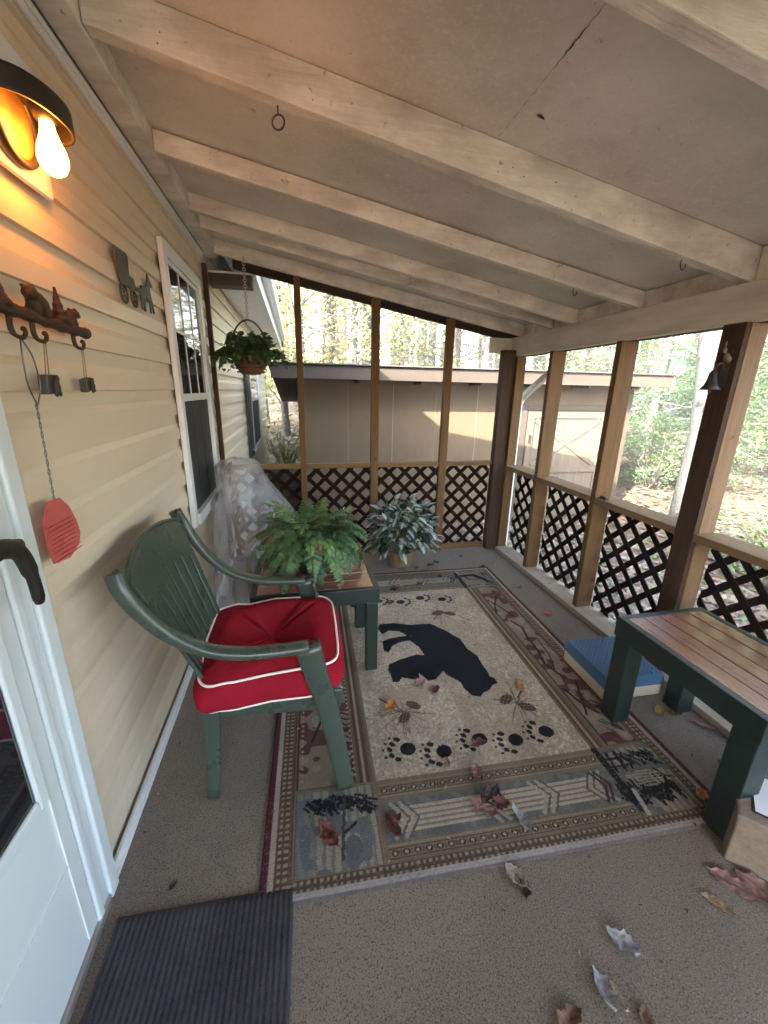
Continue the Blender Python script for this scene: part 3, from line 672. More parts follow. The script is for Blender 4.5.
# ------------------------------------------------------------------ rug, painted as yarn colours
RW, RL = 1.715, 2.245; RA = .033; RO = V((-.18, .862, 0))
def rw(p, q, z=0.0): return (RO.x + p * math.cos(RA) + q * math.sin(RA), RO.y - p * math.sin(RA) + q * math.cos(RA), z)
RES = .0038
nu, nv = int(RW / RES), int(RL / RES)
P, Q = np.meshgrid(np.linspace(0, RW, nu + 1), np.linspace(0, RL, nv + 1))
rg = np.random.default_rng(3)
IMG = np.zeros(P.shape + (3,)); IMG[:] = (.215, .165, .11)
def setc(mask, c, a=1.0): IMG[mask] = IMG[mask] * (1 - a) + np.array(c) * a
def rect(a0, a1, b0, b1): return (P >= a0) & (P <= a1) & (Q >= b0) & (Q <= b1)
def inpoly(poly):
    m = np.zeros(P.shape, bool); n = len(poly)
    for i in range(n):
        (x1, y1), (x2, y2) = poly[i], poly[(i + 1) % n]
        if y1 == y2: continue
        m ^= ((Q > min(y1, y2)) & (Q <= max(y1, y2)) & (P < (x2 - x1) * (Q - y1) / (y2 - y1) + x1))
    return m
def ell(cx, cy, rx, ry, ang=0.0):
    c, s_ = math.cos(ang), math.sin(ang); X = (P - cx) * c + (Q - cy) * s_; Y = -(P - cx) * s_ + (Q - cy) * c
    return (X / rx) ** 2 + (Y / ry) ** 2 < 1
def seg(a, b, wd):
    a, b = np.array(a), np.array(b); d_ = b - a; t_ = np.clip(((P - a[0]) * d_[0] + (Q - a[1]) * d_[1]) / (d_ @ d_ + 1e-9), 0, 1)
    return (P - a[0] - t_ * d_[0]) ** 2 + (Q - a[1] - t_ * d_[1]) ** 2 < wd * wd
def vnoise(scale, seed):
    g_ = np.random.default_rng(seed); w_, h_ = int(RW / scale) + 3, int(RL / scale) + 3; G = g_.random((h_, w_))
    x, y = P / scale, Q / scale; xi, yi = x.astype(int), y.astype(int); fx, fy = x - xi, y - yi; fx = fx * fx * (3 - 2 * fx); fy = fy * fy * (3 - 2 * fy)
    return (G[yi, xi] * (1 - fx) + G[yi, xi + 1] * fx) * (1 - fy) + (G[yi + 1, xi] * (1 - fx) + G[yi + 1, xi + 1] * fx) * fy
MAR, CRM, OLV, BRN, TAN, BLK, SLT = (.095, .016, .03), (.42, .36, .29), (.155, .125, .075), (.10, .065, .042), (.34, .265, .175), (.010, .010, .014), (.135, .145, .145)
FB = 2.245
F0, F1, G0, G1 = .418, 1.372, .361, 1.885
# outer maroon / cream / chain borders
setc(rect(0, RW, 0, RL), MAR)
e = np.minimum(np.minimum(P, RW - P), np.minimum(Q + .030, RL - Q))
setc(e > .026, (.40, .34, .285)); setc(e > .044, BRN)
ch = (np.sin(2 * math.pi * np.where((P < .1) | (P > RW - .1), Q, P) / .021) > .1) & (e > .050) & (e < .084)
setc(ch, TAN); setc((e > .062) & (e < .072) & ch, BRN); setc(e > .088, OLV); setc((e > .092) & (e < .096), MAR)
# worn pale near edge
setc((Q < .024) & (P > .02) & (P < RW - .12), (.40, .37, .36)); setc((Q < .006), (.12, .10, .10))
# long side panels
for a0, a1, mir in ((.105, .335, 0), (1.455, 1.612, 1)):
    m_ = rect(a0, a1, G0 + .005, G1 - .005); setc(m_, (.245, .195, .15))
    n_ = vnoise(.045, 11 + mir); setc(m_ & (n_ > .60), (.125, .042, .045)); setc(m_ & (n_ < .24), (.31, .26, .20))
    setc(m_ & ((P - a0 < .006) | (a1 - P < .006)), MAR)
for a0, a1 in ((.34, F0), (F1, 1.450)):
    for k, c_ in enumerate((OLV, (.11, .045, .045), TAN, BRN, OLV, (.20, .155, .10))):
        setc(rect(lerp(a0, a1, k / 6), lerp(a0, a1, (k + 1) / 6), .36, 1.89), c_)
# zigzag arrows and small marks in the left panel
for k in range(10):
    q0 = .42 + k * .034
    setc(seg((.285, q0), (.305, q0 + .012), .0045), BLK); setc(seg((.305, q0 + .012), (.325, q0), .0045), BLK)
for a in (.115, .325): 
    for k in range(50): setc(ell(a + .010, .40 + k * .028, .005, .007), (.36, .29, .21))
def twig(pts, wd=.006, c_=(.035, .018, .016)):
    for i in range(len(pts) - 1): setc(seg(pts[i], pts[i + 1], wd), c_)
twig([(.165, .585), (.225, .745), (.270, .69)]); twig([(.225, .745), (.19, .845)]); twig([(.15, 1.0), (.2, 1.12), (.18, 1.25), (.25, 1.32)]); twig([(.2, 1.12), (.27, 1.06)])
twig([(1.471, 1.679), (1.52, 1.56), (1.559, 1.42)]); twig([(1.559, 1.728), (1.49, 1.60), (1.454, 1.5)])
twig([(1.508, 1.377), (1.545, 1.30), (1.522, 1.192), (1.515, 1.05), (1.487, .926), (1.53, .80)], .008, (.06, .02, .025)); twig([(1.514, .87), (1.56, 1.0), (1.575, 1.15)], .005, (.08, .03, .03))
twig([(1.476, .719), (1.50, .62), (1.542, .546)], .007); twig([(1.575, .764), (1.53, .66), (1.482, .543)], .006)
for k in range(34):
    a, b = (1.59, .42 + rnd.random() * .22) if k < 17 else (1.53 + rnd.random() * .06, .38 + rnd.random() * .3)
    setc(seg((a, b), (a - .025, b + .03), .004), (.03, .045, .035), .8)
# field
m_ = rect(F0, F1, G0, G1); n_ = vnoise(.012, 5); n2 = vnoise(.3, 6)
setc(m_, (.46, .395, .305)); 
fd = np.sqrt(((P - .9) / .52) ** 2 + ((Q - 1.12) / .8) ** 2)
setc(m_ & (vnoise(.02, 8) + (fd - .75) * .9 > .62), (.36, .285, .20), .6)
setc(m_ & (vnoise(.0085, 21) > .64), (.60, .54, .44), .7); setc(m_ & (vnoise(.0085, 22) > .70), (.27, .215, .155), .6)
setc(m_ & (vnoise(.09, 23) > .66), (.32, .245, .17), .4)
BEAR = [(0.591, 1.416), (0.612, 1.468), (0.709, 1.467), (0.805, 1.431), (0.948, 1.425), (1.027, 1.328), (1.088, 1.227), (1.096, 1.124), (1.131, 1.058), (1.126, 0.992), (1.132, 0.911), (1.128, 0.875), (1.147, 0.859), (1.148, 0.818), (1.114, 0.809), (1.084, 0.778), (1.04, 0.762), (1.016, 0.737), (0.977, 0.752), (0.954, 0.804), (0.951, 0.854), (0.894, 0.925), (0.888, 0.954), (0.825, 0.893), (0.783, 0.89), (0.747, 0.958), (0.74, 0.913), (0.699, 0.912), (0.646, 0.935), (0.625, 0.903), (0.591, 0.908), (0.593, 0.96), (0.584, 1.004), (0.596, 1.052), (0.663, 1.084), (0.772, 1.116), (0.821, 1.104), (0.807, 1.187), (0.767, 1.26), (0.716, 1.254), (0.652, 1.223), (0.616, 1.159), (0.591, 1.18), (0.596, 1.272), (0.642, 1.298), (0.763, 1.314), (0.723, 1.367), (0.657, 1.382), (0.609, 1.348)]
setc(inpoly(BEAR), (.011, .012, .017))
def paw(a, b, s_=1.0, ang=0.0, flip=1):
    c, sn = math.cos(ang), math.sin(ang)
    def pt(x, y): return (a + (x * c - y * sn) * s_, b + (x * sn + y * c) * s_)
    setc(ell(*pt(.030, .004), .034 * s_, .030 * s_, ang + .35), BLK)
    for x, y, r in ((-.014, .050, .016), (-.035, .026, .015), (-.045, .0, .014), (-.038, -.028, .014), (-.012, -.046, .014)):
        setc(ell(*pt(x, y), r * .98 * s_, r * .74 * s_, ang + x * 20), BLK)
    for x, y in ((-.045, .055), (-.064, .028), (-.072, -.004), (-.062, -.038)): setc(ell(*pt(x, y), .006 * s_, .006 * s_), BLK)
for i, (a, b) in enumerate([(0.544, 0.488), (0.698, 0.444), (0.876, 0.488), (1.037, 0.452), (1.196, 0.482)]): paw(a, b, 1.05, (-.15, .1, -.1, .15, -.2)[i])
for i, (a, b) in enumerate([(.50, 1.735), (0.682, 1.775), (0.841, 1.739), (1.0, 1.775), (1.158, 1.735)]): paw(a, b, .95, 3.0)
def cone(a, b, s_, ang):
    c, sn = math.cos(ang), math.sin(ang)
    setc(ell(a, b, .048 * s_, .030 * s_, ang), (.16, .125, .085))
    X = (P - a) * c + (Q - b) * sn; Y = -(P - a) * sn + (Q - b) * c
    pat = (np.sin(X / s_ * 260) * np.sin(Y / s_ * 300 + (X / s_ * 130)) > .05); setc(ell(a, b, .048 * s_, .030 * s_, ang) & pat, (.022, .018, .014))
def needles(a, b, n, l, seed, c_=(.12, .10, .07)):
    r_ = random.Random(seed)
    for _ in range(n):
        th = r_.uniform(0, 6.28); ll = l * r_.uniform(.5, 1); setc(seg((a, b), (a + math.cos(th) * ll, b + math.sin(th) * ll), .0019), c_, .8)
needles(1.18, .67, 26, .15, 1); needles(.60, .70, 26, .15, 2); needles(1.05, 1.54, 24, .14, 3); needles(.52, 1.52, 20, .13, 4)
cone(1.138, .70, .9, .5); cone(1.217, .635, .9, -.6); cone(.60, .66, .8, .8); cone(.66, .73, .8, -.7); cone(1.04, 1.55, 1.0, .3); cone(1.12, 1.53, .9, -.4); cone(.55, 1.56, .9, .4)
twig([(.50, .80), (.56, .745)], .004, (.03, .025, .02)); twig([(1.24, .74), (1.20, .70)], .004, (.05, .03, .02)); twig([(1.17, 1.50), (1.24, 1.42)], .003, (.10, .08, .06))
# end bands with belt, chains
for k in (0, 1):
    def qq(b): return b if k == 0 else G1 + G0 - b
    def rr_(a0, a1, b0, b1):
        b0, b1 = qq(b0), qq(b1); return rect(a0, a1, min(b0, b1), max(b0, b1))
    B0, B1 = .40, 1.365
    setc(rr_(.10, 1.62, .060, G0), (.20, .155, .095))
    for c0, c1 in ((.072, .104), (.296, .330)):
        m_ = rr_(B0 + .02, B1, c0, c1); setc(m_, (.24, .185, .115)); setc(m_ & ((np.abs(Q - qq(c0)) < .003) | (np.abs(Q - qq(c1)) < .003)), (.09, .05, .035)); cc = (c0 + c1) / 2; n_ = 24
        for i in range(n_):
            a = lerp(B0 + .04, B1 - .02, i / (n_ - 1)); setc(ell(a, qq(cc), .0135, .0105), (.045, .032, .026)); setc(ell(a, qq(cc), .006, .0055), (.42, .35, .25)); setc(seg((a + .019, qq(cc - .008)), (a + .019, qq(cc + .008)), .0025), (.10, .07, .05))
    for c0 in (.110, .288, .335): setc(rr_(B0 + .02, B1, c0, c0 + .005), (.30, .24, .15))
    m_ = rr_(B0 + .02, B1, .122, .272); setc(m_, (.125, .135, .130)); setc(m_ & (vnoise(.02, 31) > .6), (.17, .175, .165))
    m_ = rr_(.47, 1.30, .150, .240); setc(m_, (.46, .40, .30)); setc(m_ & (np.sin(Q * 2 * math.pi / .020) > .5), (.22, .18, .13))
    for a, dr_ in ((.50, 1), (.535, 1), (.80, -1), (.835, -1), (1.06, 1), (1.095, 1), (1.25, -1), (1.28, -1)):
        for s_ in (-1, 1):
            setc(seg((a, qq(.196)), (a - dr_ * .045, qq(.196 + s_ * .062)), .007), (.37, .33, .26)); setc(seg((a + dr_ * .016, qq(.196)), (a + dr_ * (-.029), qq(.196 + s_ * .062)), .004), (.10, .10, .10))
    # dark zig-zag end mark
    for a in (1.315, 1.335): 
        for s_ in (-1, 1): setc(seg((a, qq(.196)), (a - .03, qq(.196 + s_ * .06)), .006), (.05, .03, .03))
    # landscape tiles in the corners
    for t0, t1 in ((.105, .398), (1.368, 1.640)):
        m_ = rr_(t0, t1, .064, .350); setc(m_, (.30, .27, .215)); X = (P - t0) / (t1 - t0)
        st = vnoise(.010, 41 + k) * .5 + .5 * np.sin(X * 55 + vnoise(.08, 43) * 4) > .45; setc(m_ & st, (.17, .16, .135)); setc(m_ & (vnoise(.05, 45 + k) > .62), (.125, .135, .14)); setc(m_ & (X < .22), (.14, .15, .155), .7)
        setc(m_ & ((P - t0 < .005) | (t1 - P < .005)), (.11, .085, .05))
        r_ = random.Random(int(t0 * 1000) + k)
        if t0 < 1:
            for i in range(60):
                a = t0 + .03 + r_.random() * .23; b = .325 - r_.random() * .055 - abs(a - t0 - .14) * .1; l = r_.uniform(.02, .05)
                setc(seg((a, qq(b)), (a + r_.uniform(.01, .05), qq(b - l * .5)), .005), BLK)
            setc(seg((t0 + .18, qq(.30)), (t0 + .16, qq(.10)), .006), (.06, .05, .035)); setc(ell(t0 + .20, qq(.13), .030, .040), (.10, .11, .11)); setc(seg((t0 + .17, qq(.18)), (t0 + .215, qq(.21)), .005), BLK); setc(ell(t0 + .035, qq(.17), .02, .06), (.12, .13, .14))
        else:
            for i in range(75):
                a = t1 - .03 - r_.random() * .24; b = .085 + r_.random() * .06 + r_.random() * .02; l = r_.uniform(.02, .06)
                setc(seg((a, qq(b)), (a - r_.uniform(-.01, .03), qq(b + l)), .006), BLK)
            setc(seg((t0 + .012, qq(.35)), (t0 + .02, qq(.09)), .015), BLK); setc(seg((t0 + .045, qq(.16)), (t0 + .03, qq(.07)), .009), (.40, .38, .34))
            for i in range(46):
                a = t0 + .08 + r_.random() * .16; b = .27 + r_.random() * .06; setc(seg((a, qq(b)), (a + r_.uniform(-.01, .03), qq(b - .02)), .005), BLK)
            for a in (.05, .09): setc(seg((t0 + a, qq(.33)), (t0 + a - .01, qq(.245)), .006), BLK)
            for b in (.30, .265): setc(seg((t0 + .02, qq(b)), (t0 + .11, qq(b)), .005), BLK)
            setc(ell(t0 + .14, qq(.20), .07, .035) & (np.sin(Q * 520 + 3 * vnoise(.03, 61)) > -.2), (.36, .33, .27), .7); setc(seg((t0 + .20, qq(.235)), (t0 + .225, qq(.195)), .004), BLK); setc(seg((t0 + .225, qq(.195)), (t0 + .255, qq(.19)), .004), BLK)
IMG = np.where((vnoise(.006, 71) > .74)[..., None] & (np.minimum(Q, RL - Q) < .36)[..., None], IMG * .6 + .07, IMG)
# a sleeping animal figure in the far right tile
setc(rect(1.40, 1.60, 1.93, 2.16), (.24, .20, .15))
for p0, p1, w_ in (((1.42, 2.10), (1.52, 2.10), .018), ((1.52, 2.10), (1.58, 2.02), .022), ((1.58, 2.02), (1.60, 1.96), .015), ((1.44, 2.09), (1.46, 2.03), .008), ((1.46, 2.03), (1.54, 2.02), .006)): setc(seg(p0, p1, w_), BLK)
# yarn: woven rows and random tuft variation, worn
IMG *= (0.86 + .28 * rg.random(P.shape))[..., None]
IMG *= (0.94 + .08 * np.sin(Q * 2 * math.pi / .0095))[..., None]
IMG = IMG * (0.88 + .24 * vnoise(.16, 77))[..., None]
IMG = (IMG * .86 + IMG.mean(-1, keepdims=True) * .14) * .90 + .004
IMG = np.clip(IMG * np.array((1.04, 1.0, .94)), 0, 1)
ca, sa = math.cos(RA), math.sin(RA)
Z = .007 + .0012 * rg.random(P.shape) + .005 * vnoise(.35, 90) + .003 * vnoise(.12, 91) * np.exp(-np.minimum(np.minimum(P, RW - P), np.minimum(Q, RL - Q)) / .08)
edge = np.minimum(np.minimum(P, RW - P), np.minimum(Q, RL - Q)); Z = np.where(edge < .002, .0015, Z)
VX = P * ca + Q * sa; VY = -P * sa + Q * ca
me = bpy.data.meshes.new('rug'); W_ = nu + 1; NV = VX.size; NF = nu * nv
me.vertices.add(NV); me.vertices.foreach_set('co', np.stack([VX, VY, Z], -1).astype(np.float32).ravel())
ii, jj = np.meshgrid(np.arange(nu), np.arange(nv)); b0 = jj * W_ + ii
fa = np.stack([b0, b0 + 1, b0 + 1 + W_, b0 + W_], -1).astype(np.int32).ravel()
me.loops.add(NF * 4); me.loops.foreach_set('vertex_index', fa); me.polygons.add(NF); me.polygons.foreach_set('loop_start', np.arange(0, NF * 4, 4, dtype=np.int32))
me.polygons.foreach_set('use_smooth', np.ones(NF, bool)); me.update()
at = me.color_attributes.new('Col', 'FLOAT_COLOR', 'POINT'); at.data.foreach_set('color', np.concatenate([IMG, np.ones(P.shape + (1,))], -1).astype(np.float32).ravel())
me.materials.append(MATS['rug_pile'])
rug = bpy.data.objects.new('rug', me); COL.objects.link(rug); rug.location = RO
tag(rug, 'lodge style area rug with a black bear, paw prints and patterned border', 'rug')

# doormat with ribs
mb = MB(); DA = -.035
def dm(a, b, z): return (XW + .03 + a * math.cos(DA) - b * math.sin(DA), -.05 + a * math.sin(DA) + b * math.cos(DA), z)
nw, nb = 156, 60
def mf(u, v):
    a, b = u * .503, v * .978
    e_ = min(u, 1 - u, v, 1 - v)
    z_ = .0145 + .0019 * math.cos(a * 2 * math.pi / .0165 + .5 * mnoise.noise(V((b * 9, a * 4, 1)))) + .0016 * mnoise.noise(V((a * 70, b * 30, 0))) if e_ > .004 else .0075
    return dm(a, b, z_)
mb.grid(mf, nw, nb)
tag(mb.build('doormat', 'mat_rubber', origin=dm(.27, .5, 0), fix=False), 'dark ribbed doormat in front of the door, lapping the rug corner', 'doormat')

# ------------------------------------------------------------------ green plastic armchair
CY = 1.505
ch = thing('plastic_armchair', 'dark green plastic armchair with slotted back against the house wall', 'chair', (-.15, CY, 0))
def hw(t): return lerp(.190, .285, t)
def backpt(u, t):     # u -1..1, t 0..1 (seat to crest)
    crest = .045 * (1 - u * u) * t * t
    z_ = lerp(.43, .955, t) + crest
    x_ = lerp(-.345, -.520, t ** 1.1) - .030 * (1 - u * u)
    return (x_, CY + u * hw(t), z_)
cols = []; nsl = 7; u0 = -1.0
edges = [-1.0]; slot = .062; strip = (1.72 - nsl * slot) / (nsl - 1)
a = -.86
us = [-1.0]
slots = []
for k in range(nsl):
    us += [a, a + slot]; slots.append((a, a + slot)); a += slot + strip
us += [1.0]
rows = [0, .06] + [.06 + (.70 - .06) * k / 8 for k in range(1, 9)] + [.70 + .30 * k / 6 for k in range(1, 7)]
def refine(us):
    out = []
    for i in range(len(us) - 1):
        out.append(us[i]); 
        if us[i + 1] - us[i] > .08: out += [lerp(us[i], us[i + 1], k / 3) for k in (1, 2)]
    return out + [us[-1]]
us2 = refine(us)
vs = []
for t in rows:
    for u in us2:
        tt = t
        if .06 < t <= .70: tt = .06 + (t - .06) * (1 + .10 * (1 - u * u)) if t > .06 else t
        elif t > .70: tt = lerp(.70 + .064 * (1 - u * u), 1.0, (t - .70) / .30)
        vs.append(backpt(u, tt))
nu_ = len(us2); fs = []
for j in range(len(rows) - 1):
    for i in range(nu_ - 1):
        mid = (us2[i] + us2[i + 1]) / 2
        if .06 <= rows[j] < .695 and any(s0 < mid < s1 for s0, s1 in slots): continue
        fs.append((j * nu_ + i, j * nu_ + i + 1, (j + 1) * nu_ + i + 1, (j + 1) * nu_ + i))
mb = MB(); mb.add(vs, fs, None, True); mb.build('backrest', 'chair_green', ch, solid=.013, bevel=.002, fix=False)
mb = MB(); cr = [V(backpt(lerp(-1, 1, k / 24), 1.0)) + V((.004, 0, .0)) for k in range(25)]
mb.sweep(cr, .007, .009, (1, 0, 0)); mb.build('crest_rib', 'chair_green', ch)
mb = MB()
for s in (-1, 1):
    pass
for s in (-1, 1):
    pts = crom([(-.535, CY + s * .315, .985), (-.515, CY + s * .328, .93), (-.478, CY + s * .325, .855), (-.415, CY + s * .31, .765), (-.325, CY + s * .292, .69), (-.22, CY + s * .28, .652), (-.11, CY + s * .27, .640), (.005, CY + s * .262, .638)], 6)
    m_ = len(pts); mb = MB()
    A = [lerp(.017, .027, min(1, i / (m_ * .6))) for i in range(m_)]; B = [lerp(.026, .017, min(1, i / (m_ * .6))) for i in range(m_)]
    mb.sweep(pts, A, B, (0, 1, 0), 20, 3.0)
    # ear joining back and arm
    e0 = V(backpt(s * 1.0, .97)); mb.sweep([e0 + V((.0, 0, .0)), V((-.535, CY + s * .312, .975))], .012, .022, (1, 0, 0))
    mb.build('armrest', 'chair_green', ch)
# side wings: sheet from back edge to the rail, low part
mb = MB()
def seatf(u, v):
    x_ = lerp(-.36, .125, u); h_ = lerp(.205, .245, u); y_ = CY + lerp(-h_, h_, v)
    return (x_, y_, .415 - .02 * math.sin(math.pi * u) * math.sin(math.pi * v) + .01 * u)
mb.grid(seatf, 14, 14); mb.build('seat', 'chair_green', ch, solid=.012)
mb = MB()
for s in (-1, 1):
    mb.hexa([(-.37, CY + s * .200, .345), (.115, CY + s * .240, .345), (.115, CY + s * .252, .345), (-.37, CY + s * .212, .345), (-.37, CY + s * .200, .425), (.125, CY + s * .240, .43), (.125, CY + s * .252, .43), (-.37, CY + s * .212, .425)])
mb.box(.118, .130, CY - .236, CY + .236, .36, .43); mb.box(-.372, -.360, CY - .196, CY + .196, .36, .425)
mb.build('seat_skirt', 'chair_green', ch, bevel=.003)
for s in (-1, 1):
    mb = MB()   # front leg: angled channel, arm end down to the floor
    pts = [(.003, CY + s * .262, .640), (.030, CY + s * .268, .52), (.062, CY + s * .276, .40), (.098, CY + s * .288, .20), (.128, CY + s * .300, .012)]
    pts = crom(pts, 5); m_ = len(pts)
    mb.sweep(pts, [lerp(.020, .014, i / m_) for i in range(m_)], [lerp(.045, .030, i / m_) for i in range(m_)], (0, 1, 0), 14, 5)
    mb.sweep([V(p) + V((lerp(.036, .022, i / m_), -s * lerp(.022, .018, i / m_), 0)) for i, p in enumerate(pts)], [lerp(.026, .020, i / m_) for i in range(m_)], .007, (0, 1, 0), 12, 4)
    mb.build('leg', 'chair_green', ch)
    mb = MB(); pts = crom([(-.345, CY + s * .215, .42), (-.352, CY + s * .222, .25), (-.372, CY + s * .236, .005)], 5); m_ = len(pts)
    mb.sweep(pts, [lerp(.022, .016, i / m_) for i in range(m_)], [lerp(.030, .022, i / m_) for i in range(m_)], (0, 1, 0), 14, 5)
    mb.build('leg', 'chair_green', ch)

# red cushion with white piping
cu = thing('seat_cushion', 'plump red seat cushion with white piping on the green armchair', 'cushion', (-.135, CY, .43))
cc = V((-.135, CY + .005, .475)); HXc, HYc, HZc = .275, .275, .072
def spow(v, e_): return math.copysign(abs(v) ** e_, v)
def cush(th, ph, out=0.0):
    cx, cz = spow(math.cos(ph), .42), spow(math.sin(ph), .55)
    x_ = HXc * cx * spow(math.cos(th), .26); y_ = HYc * cx * spow(math.sin(th), .26); z_ = HZc * cz
    r_ = math.hypot(x_, y_)
    if z_ > 0:
        k = math.exp(-(r_ / .10) ** 2)
        z_ -= .034 * k
        z_ += .012 * math.sin(th * 7 + 1 + .8 * math.sin(th * 2)) * math.exp(-((r_ - .11) / .07) ** 2) + .005 * math.sin(th * 12) * math.exp(-((r_ - .15) / .05) ** 2)
        z_ += .016 * math.exp(-((r_ - .20) / .06) ** 2) + .010 * mnoise.noise(V((x_ * 7, y_ * 7, 3))) + .006 * mnoise.noise(V((x_ * 16, y_ * 11, 7)))
    nz = mnoise.noise(V((x_ * 9, y_ * 9, z_ * 9))) * .012 + mnoise.noise(V((x_ * 22, y_ * 22, z_ * 9))) * .004
    n_ = V((x_ / HXc ** 2, y_ / HYc ** 2, z_ / HZc ** 2 * .4))
    n_ = n_.normalized() if n_.length > 0 else V((0, 0, 1))
    p = V((x_, y_, z_)) + n_ * (nz + out)
    # near side hangs a little lower over the chair edge, front corner is high
    p.z += .016 * (x_ / HXc) - .020 * max(0, -y_ / HYc) ** 2 * (1 - x_ / HXc) * .5 + .012 * max(0, y_ / HYc) + .030 * max(0, -x_ / HXc) ** 3 * max(0, .5 + .5 * y_ / HYc)
    return cc + p
mb = MB(); mb.grid(lambda u, v: cush(u * 2 * math.pi, lerp(-math.pi / 2 + 1e-6, math.pi / 2 - 1e-6, v)), 128, 64, closeu=True); mb.build('cushion_cover', 'red_cloth', cu, fix=False)
for ph in (.62, -.62):
    mb = MB(); pts = [cush(2 * math.pi * k / 120, ph, .003) for k in range(121)]; mb.tube(pts, .0048, 8, cap=False); mb.build('piping', 'piping_white', cu)

# ------------------------------------------------------------------ tables
def slat_table(name, label, x0, x1, y0, y1, zt, leg, apron, along, nslat, m, group):
    t = thing(name, label, 'table', ((x0 + x1) / 2, (y0 + y1) / 2, 0), group)
    e_ = .028; mb = MB()
    for a, b, c, d_ in ((x0, x1, y0, y0 + e_), (x0, x1, y1 - e_, y1), (x0, x0 + e_, y0 + e_, y1 - e_), (x1 - e_, x1, y0 + e_, y1 - e_)): mb.box(a, b, c, d_, zt - apron, zt)
    mb.build('apron', 'frame_green', t, bevel=.003)
    for k in range(nslat):
        mb = MB(); g_ = .0025
        if along == 'x':
            a = lerp(y0 + e_, y1 - e_, k / nslat); b = lerp(y0 + e_, y1 - e_, (k + 1) / nslat); mb.box(x0 + e_ + .001, x1 - e_ - .001, a + g_, b - g_, zt - .022, zt - .001 - .001 * (k % 2))
        else:
            a = lerp(x0 + e_, x1 - e_, k / nslat); b = lerp(x0 + e_, x1 - e_, (k + 1) / nslat); mb.box(a + g_, b - g_, y0 + e_ + .001, y1 - e_ - .001, zt - .022, zt - .001 - .001 * (k % 2))
        mb.build('top_slat', m, t, bevel=.002)
    mb = MB(); mb.box(x0 + e_, x1 - e_, y0 + e_, y1 - e_, zt - .034, zt - .024); mb.build('underboard', 'frame_green', t)
    o_ = .006
    for a in (x0 + o_, x1 - o_ - leg):
        for b in (y0 + o_, y1 - o_ - leg):
            mb = MB(); mb.box(a, a + leg, b, b + leg, .001, zt - apron - .001); mb.build('leg', 'frame_green', t, bevel=.004)
    return t
slat_table('side_table', 'low square table with reddish slats and dark green frame under the fern', -.265, .385, 1.86, 2.36, .515, .062, .085, 'x', 5, 'slat_red', 'green framed slat tables')
slat_table('patio_table', 'longer slat-topped table with dark green legs at the lattice, stool underneath', 1.395, 1.86, .745, 1.375, .535, .085, .095, 'y', 5, 'slat_red_y', 'green framed slat tables')
# blue topped stool
st = thing('foot_stool', 'low foot stool with quilted blue top and cream sides beneath the table', 'stool', (1.64, 1.56, 0))
def rbx(name, m, c, hx, hy, z0, z1, ang, bev):
    mb = MB(); mb.rbox((c[0], c[1], (z0 + z1) / 2), hx, hy, (z1 - z0) / 2, ang); return mb.build(name, m, st, bevel=bev)
rbx('stool_base', 'cream_vinyl', (1.632, 1.585), .166, .172, .009, .080, -.03, .008)
mb = MB()
def stf(u, v):
    a, b = (u - .5) * .340, (v - .5) * .352; e_ = min(u, 1 - u, v, 1 - v); k = min(1, e_ / .035)
    z_ = .081 + .056 * math.sqrt(max(0, 1 - (1 - k) ** 2)) if k > 0 else .081
    z_ += .0045 * abs(math.sin((a + b) * 125)) ** .5 * abs(math.sin((a - b) * 125)) ** .5 * (k > .9) - .003
    c, s_ = math.cos(-.03), math.sin(-.03); return (1.632 + a * c - b * s_, 1.585 + a * s_ + b * c, z_)
mb.grid(stf, 150, 150); mb.build('quilted_top', 'blue_cloth', st, fix=False)
# wooden box at the right edge
bx = thing('wooden_box', 'small weathered wooden box with white black-edged lid panel at the right edge', 'box', (1.5, .72, 0))
ang = math.atan2(-.082, .071); ux = V((math.cos(ang), math.sin(ang), 0)); uy = V((-ux.y, ux.x, 0)); c0 = V((1.352, .712, 0))
def bxp(a, b, z_): p = c0 + ux * a + uy * b; return (p.x, p.y, z_)
def obb(mb, a0, a1, b0, b1, z0, z1): mb.hexa([bxp(a0, b0, z0), bxp(a1, b0, z0), bxp(a1, b1, z0), bxp(a0, b1, z0), bxp(a0, b0, z1), bxp(a1, b0, z1), bxp(a1, b1, z1), bxp(a0, b1, z1)])
mb = MB(); obb(mb, 0, .42, 0, .26, .002, .185); mb.build('box_body', 'box_wood', bx, bevel=.006)
mb = MB(); obb(mb, -.004, .424, -.004, .264, .1855, .206); mb.build('box_lid', 'box_wood', bx, bevel=.007)
mb = MB(); obb(mb, .035, .385, .035, .225, .2065, .208); mb.build('lid_border', 'black_paint', bx)
mb = MB(); obb(mb, .042, .378, .042, .218, .2085, .210); mb.build('lid_panel', 'panel_white', bx)

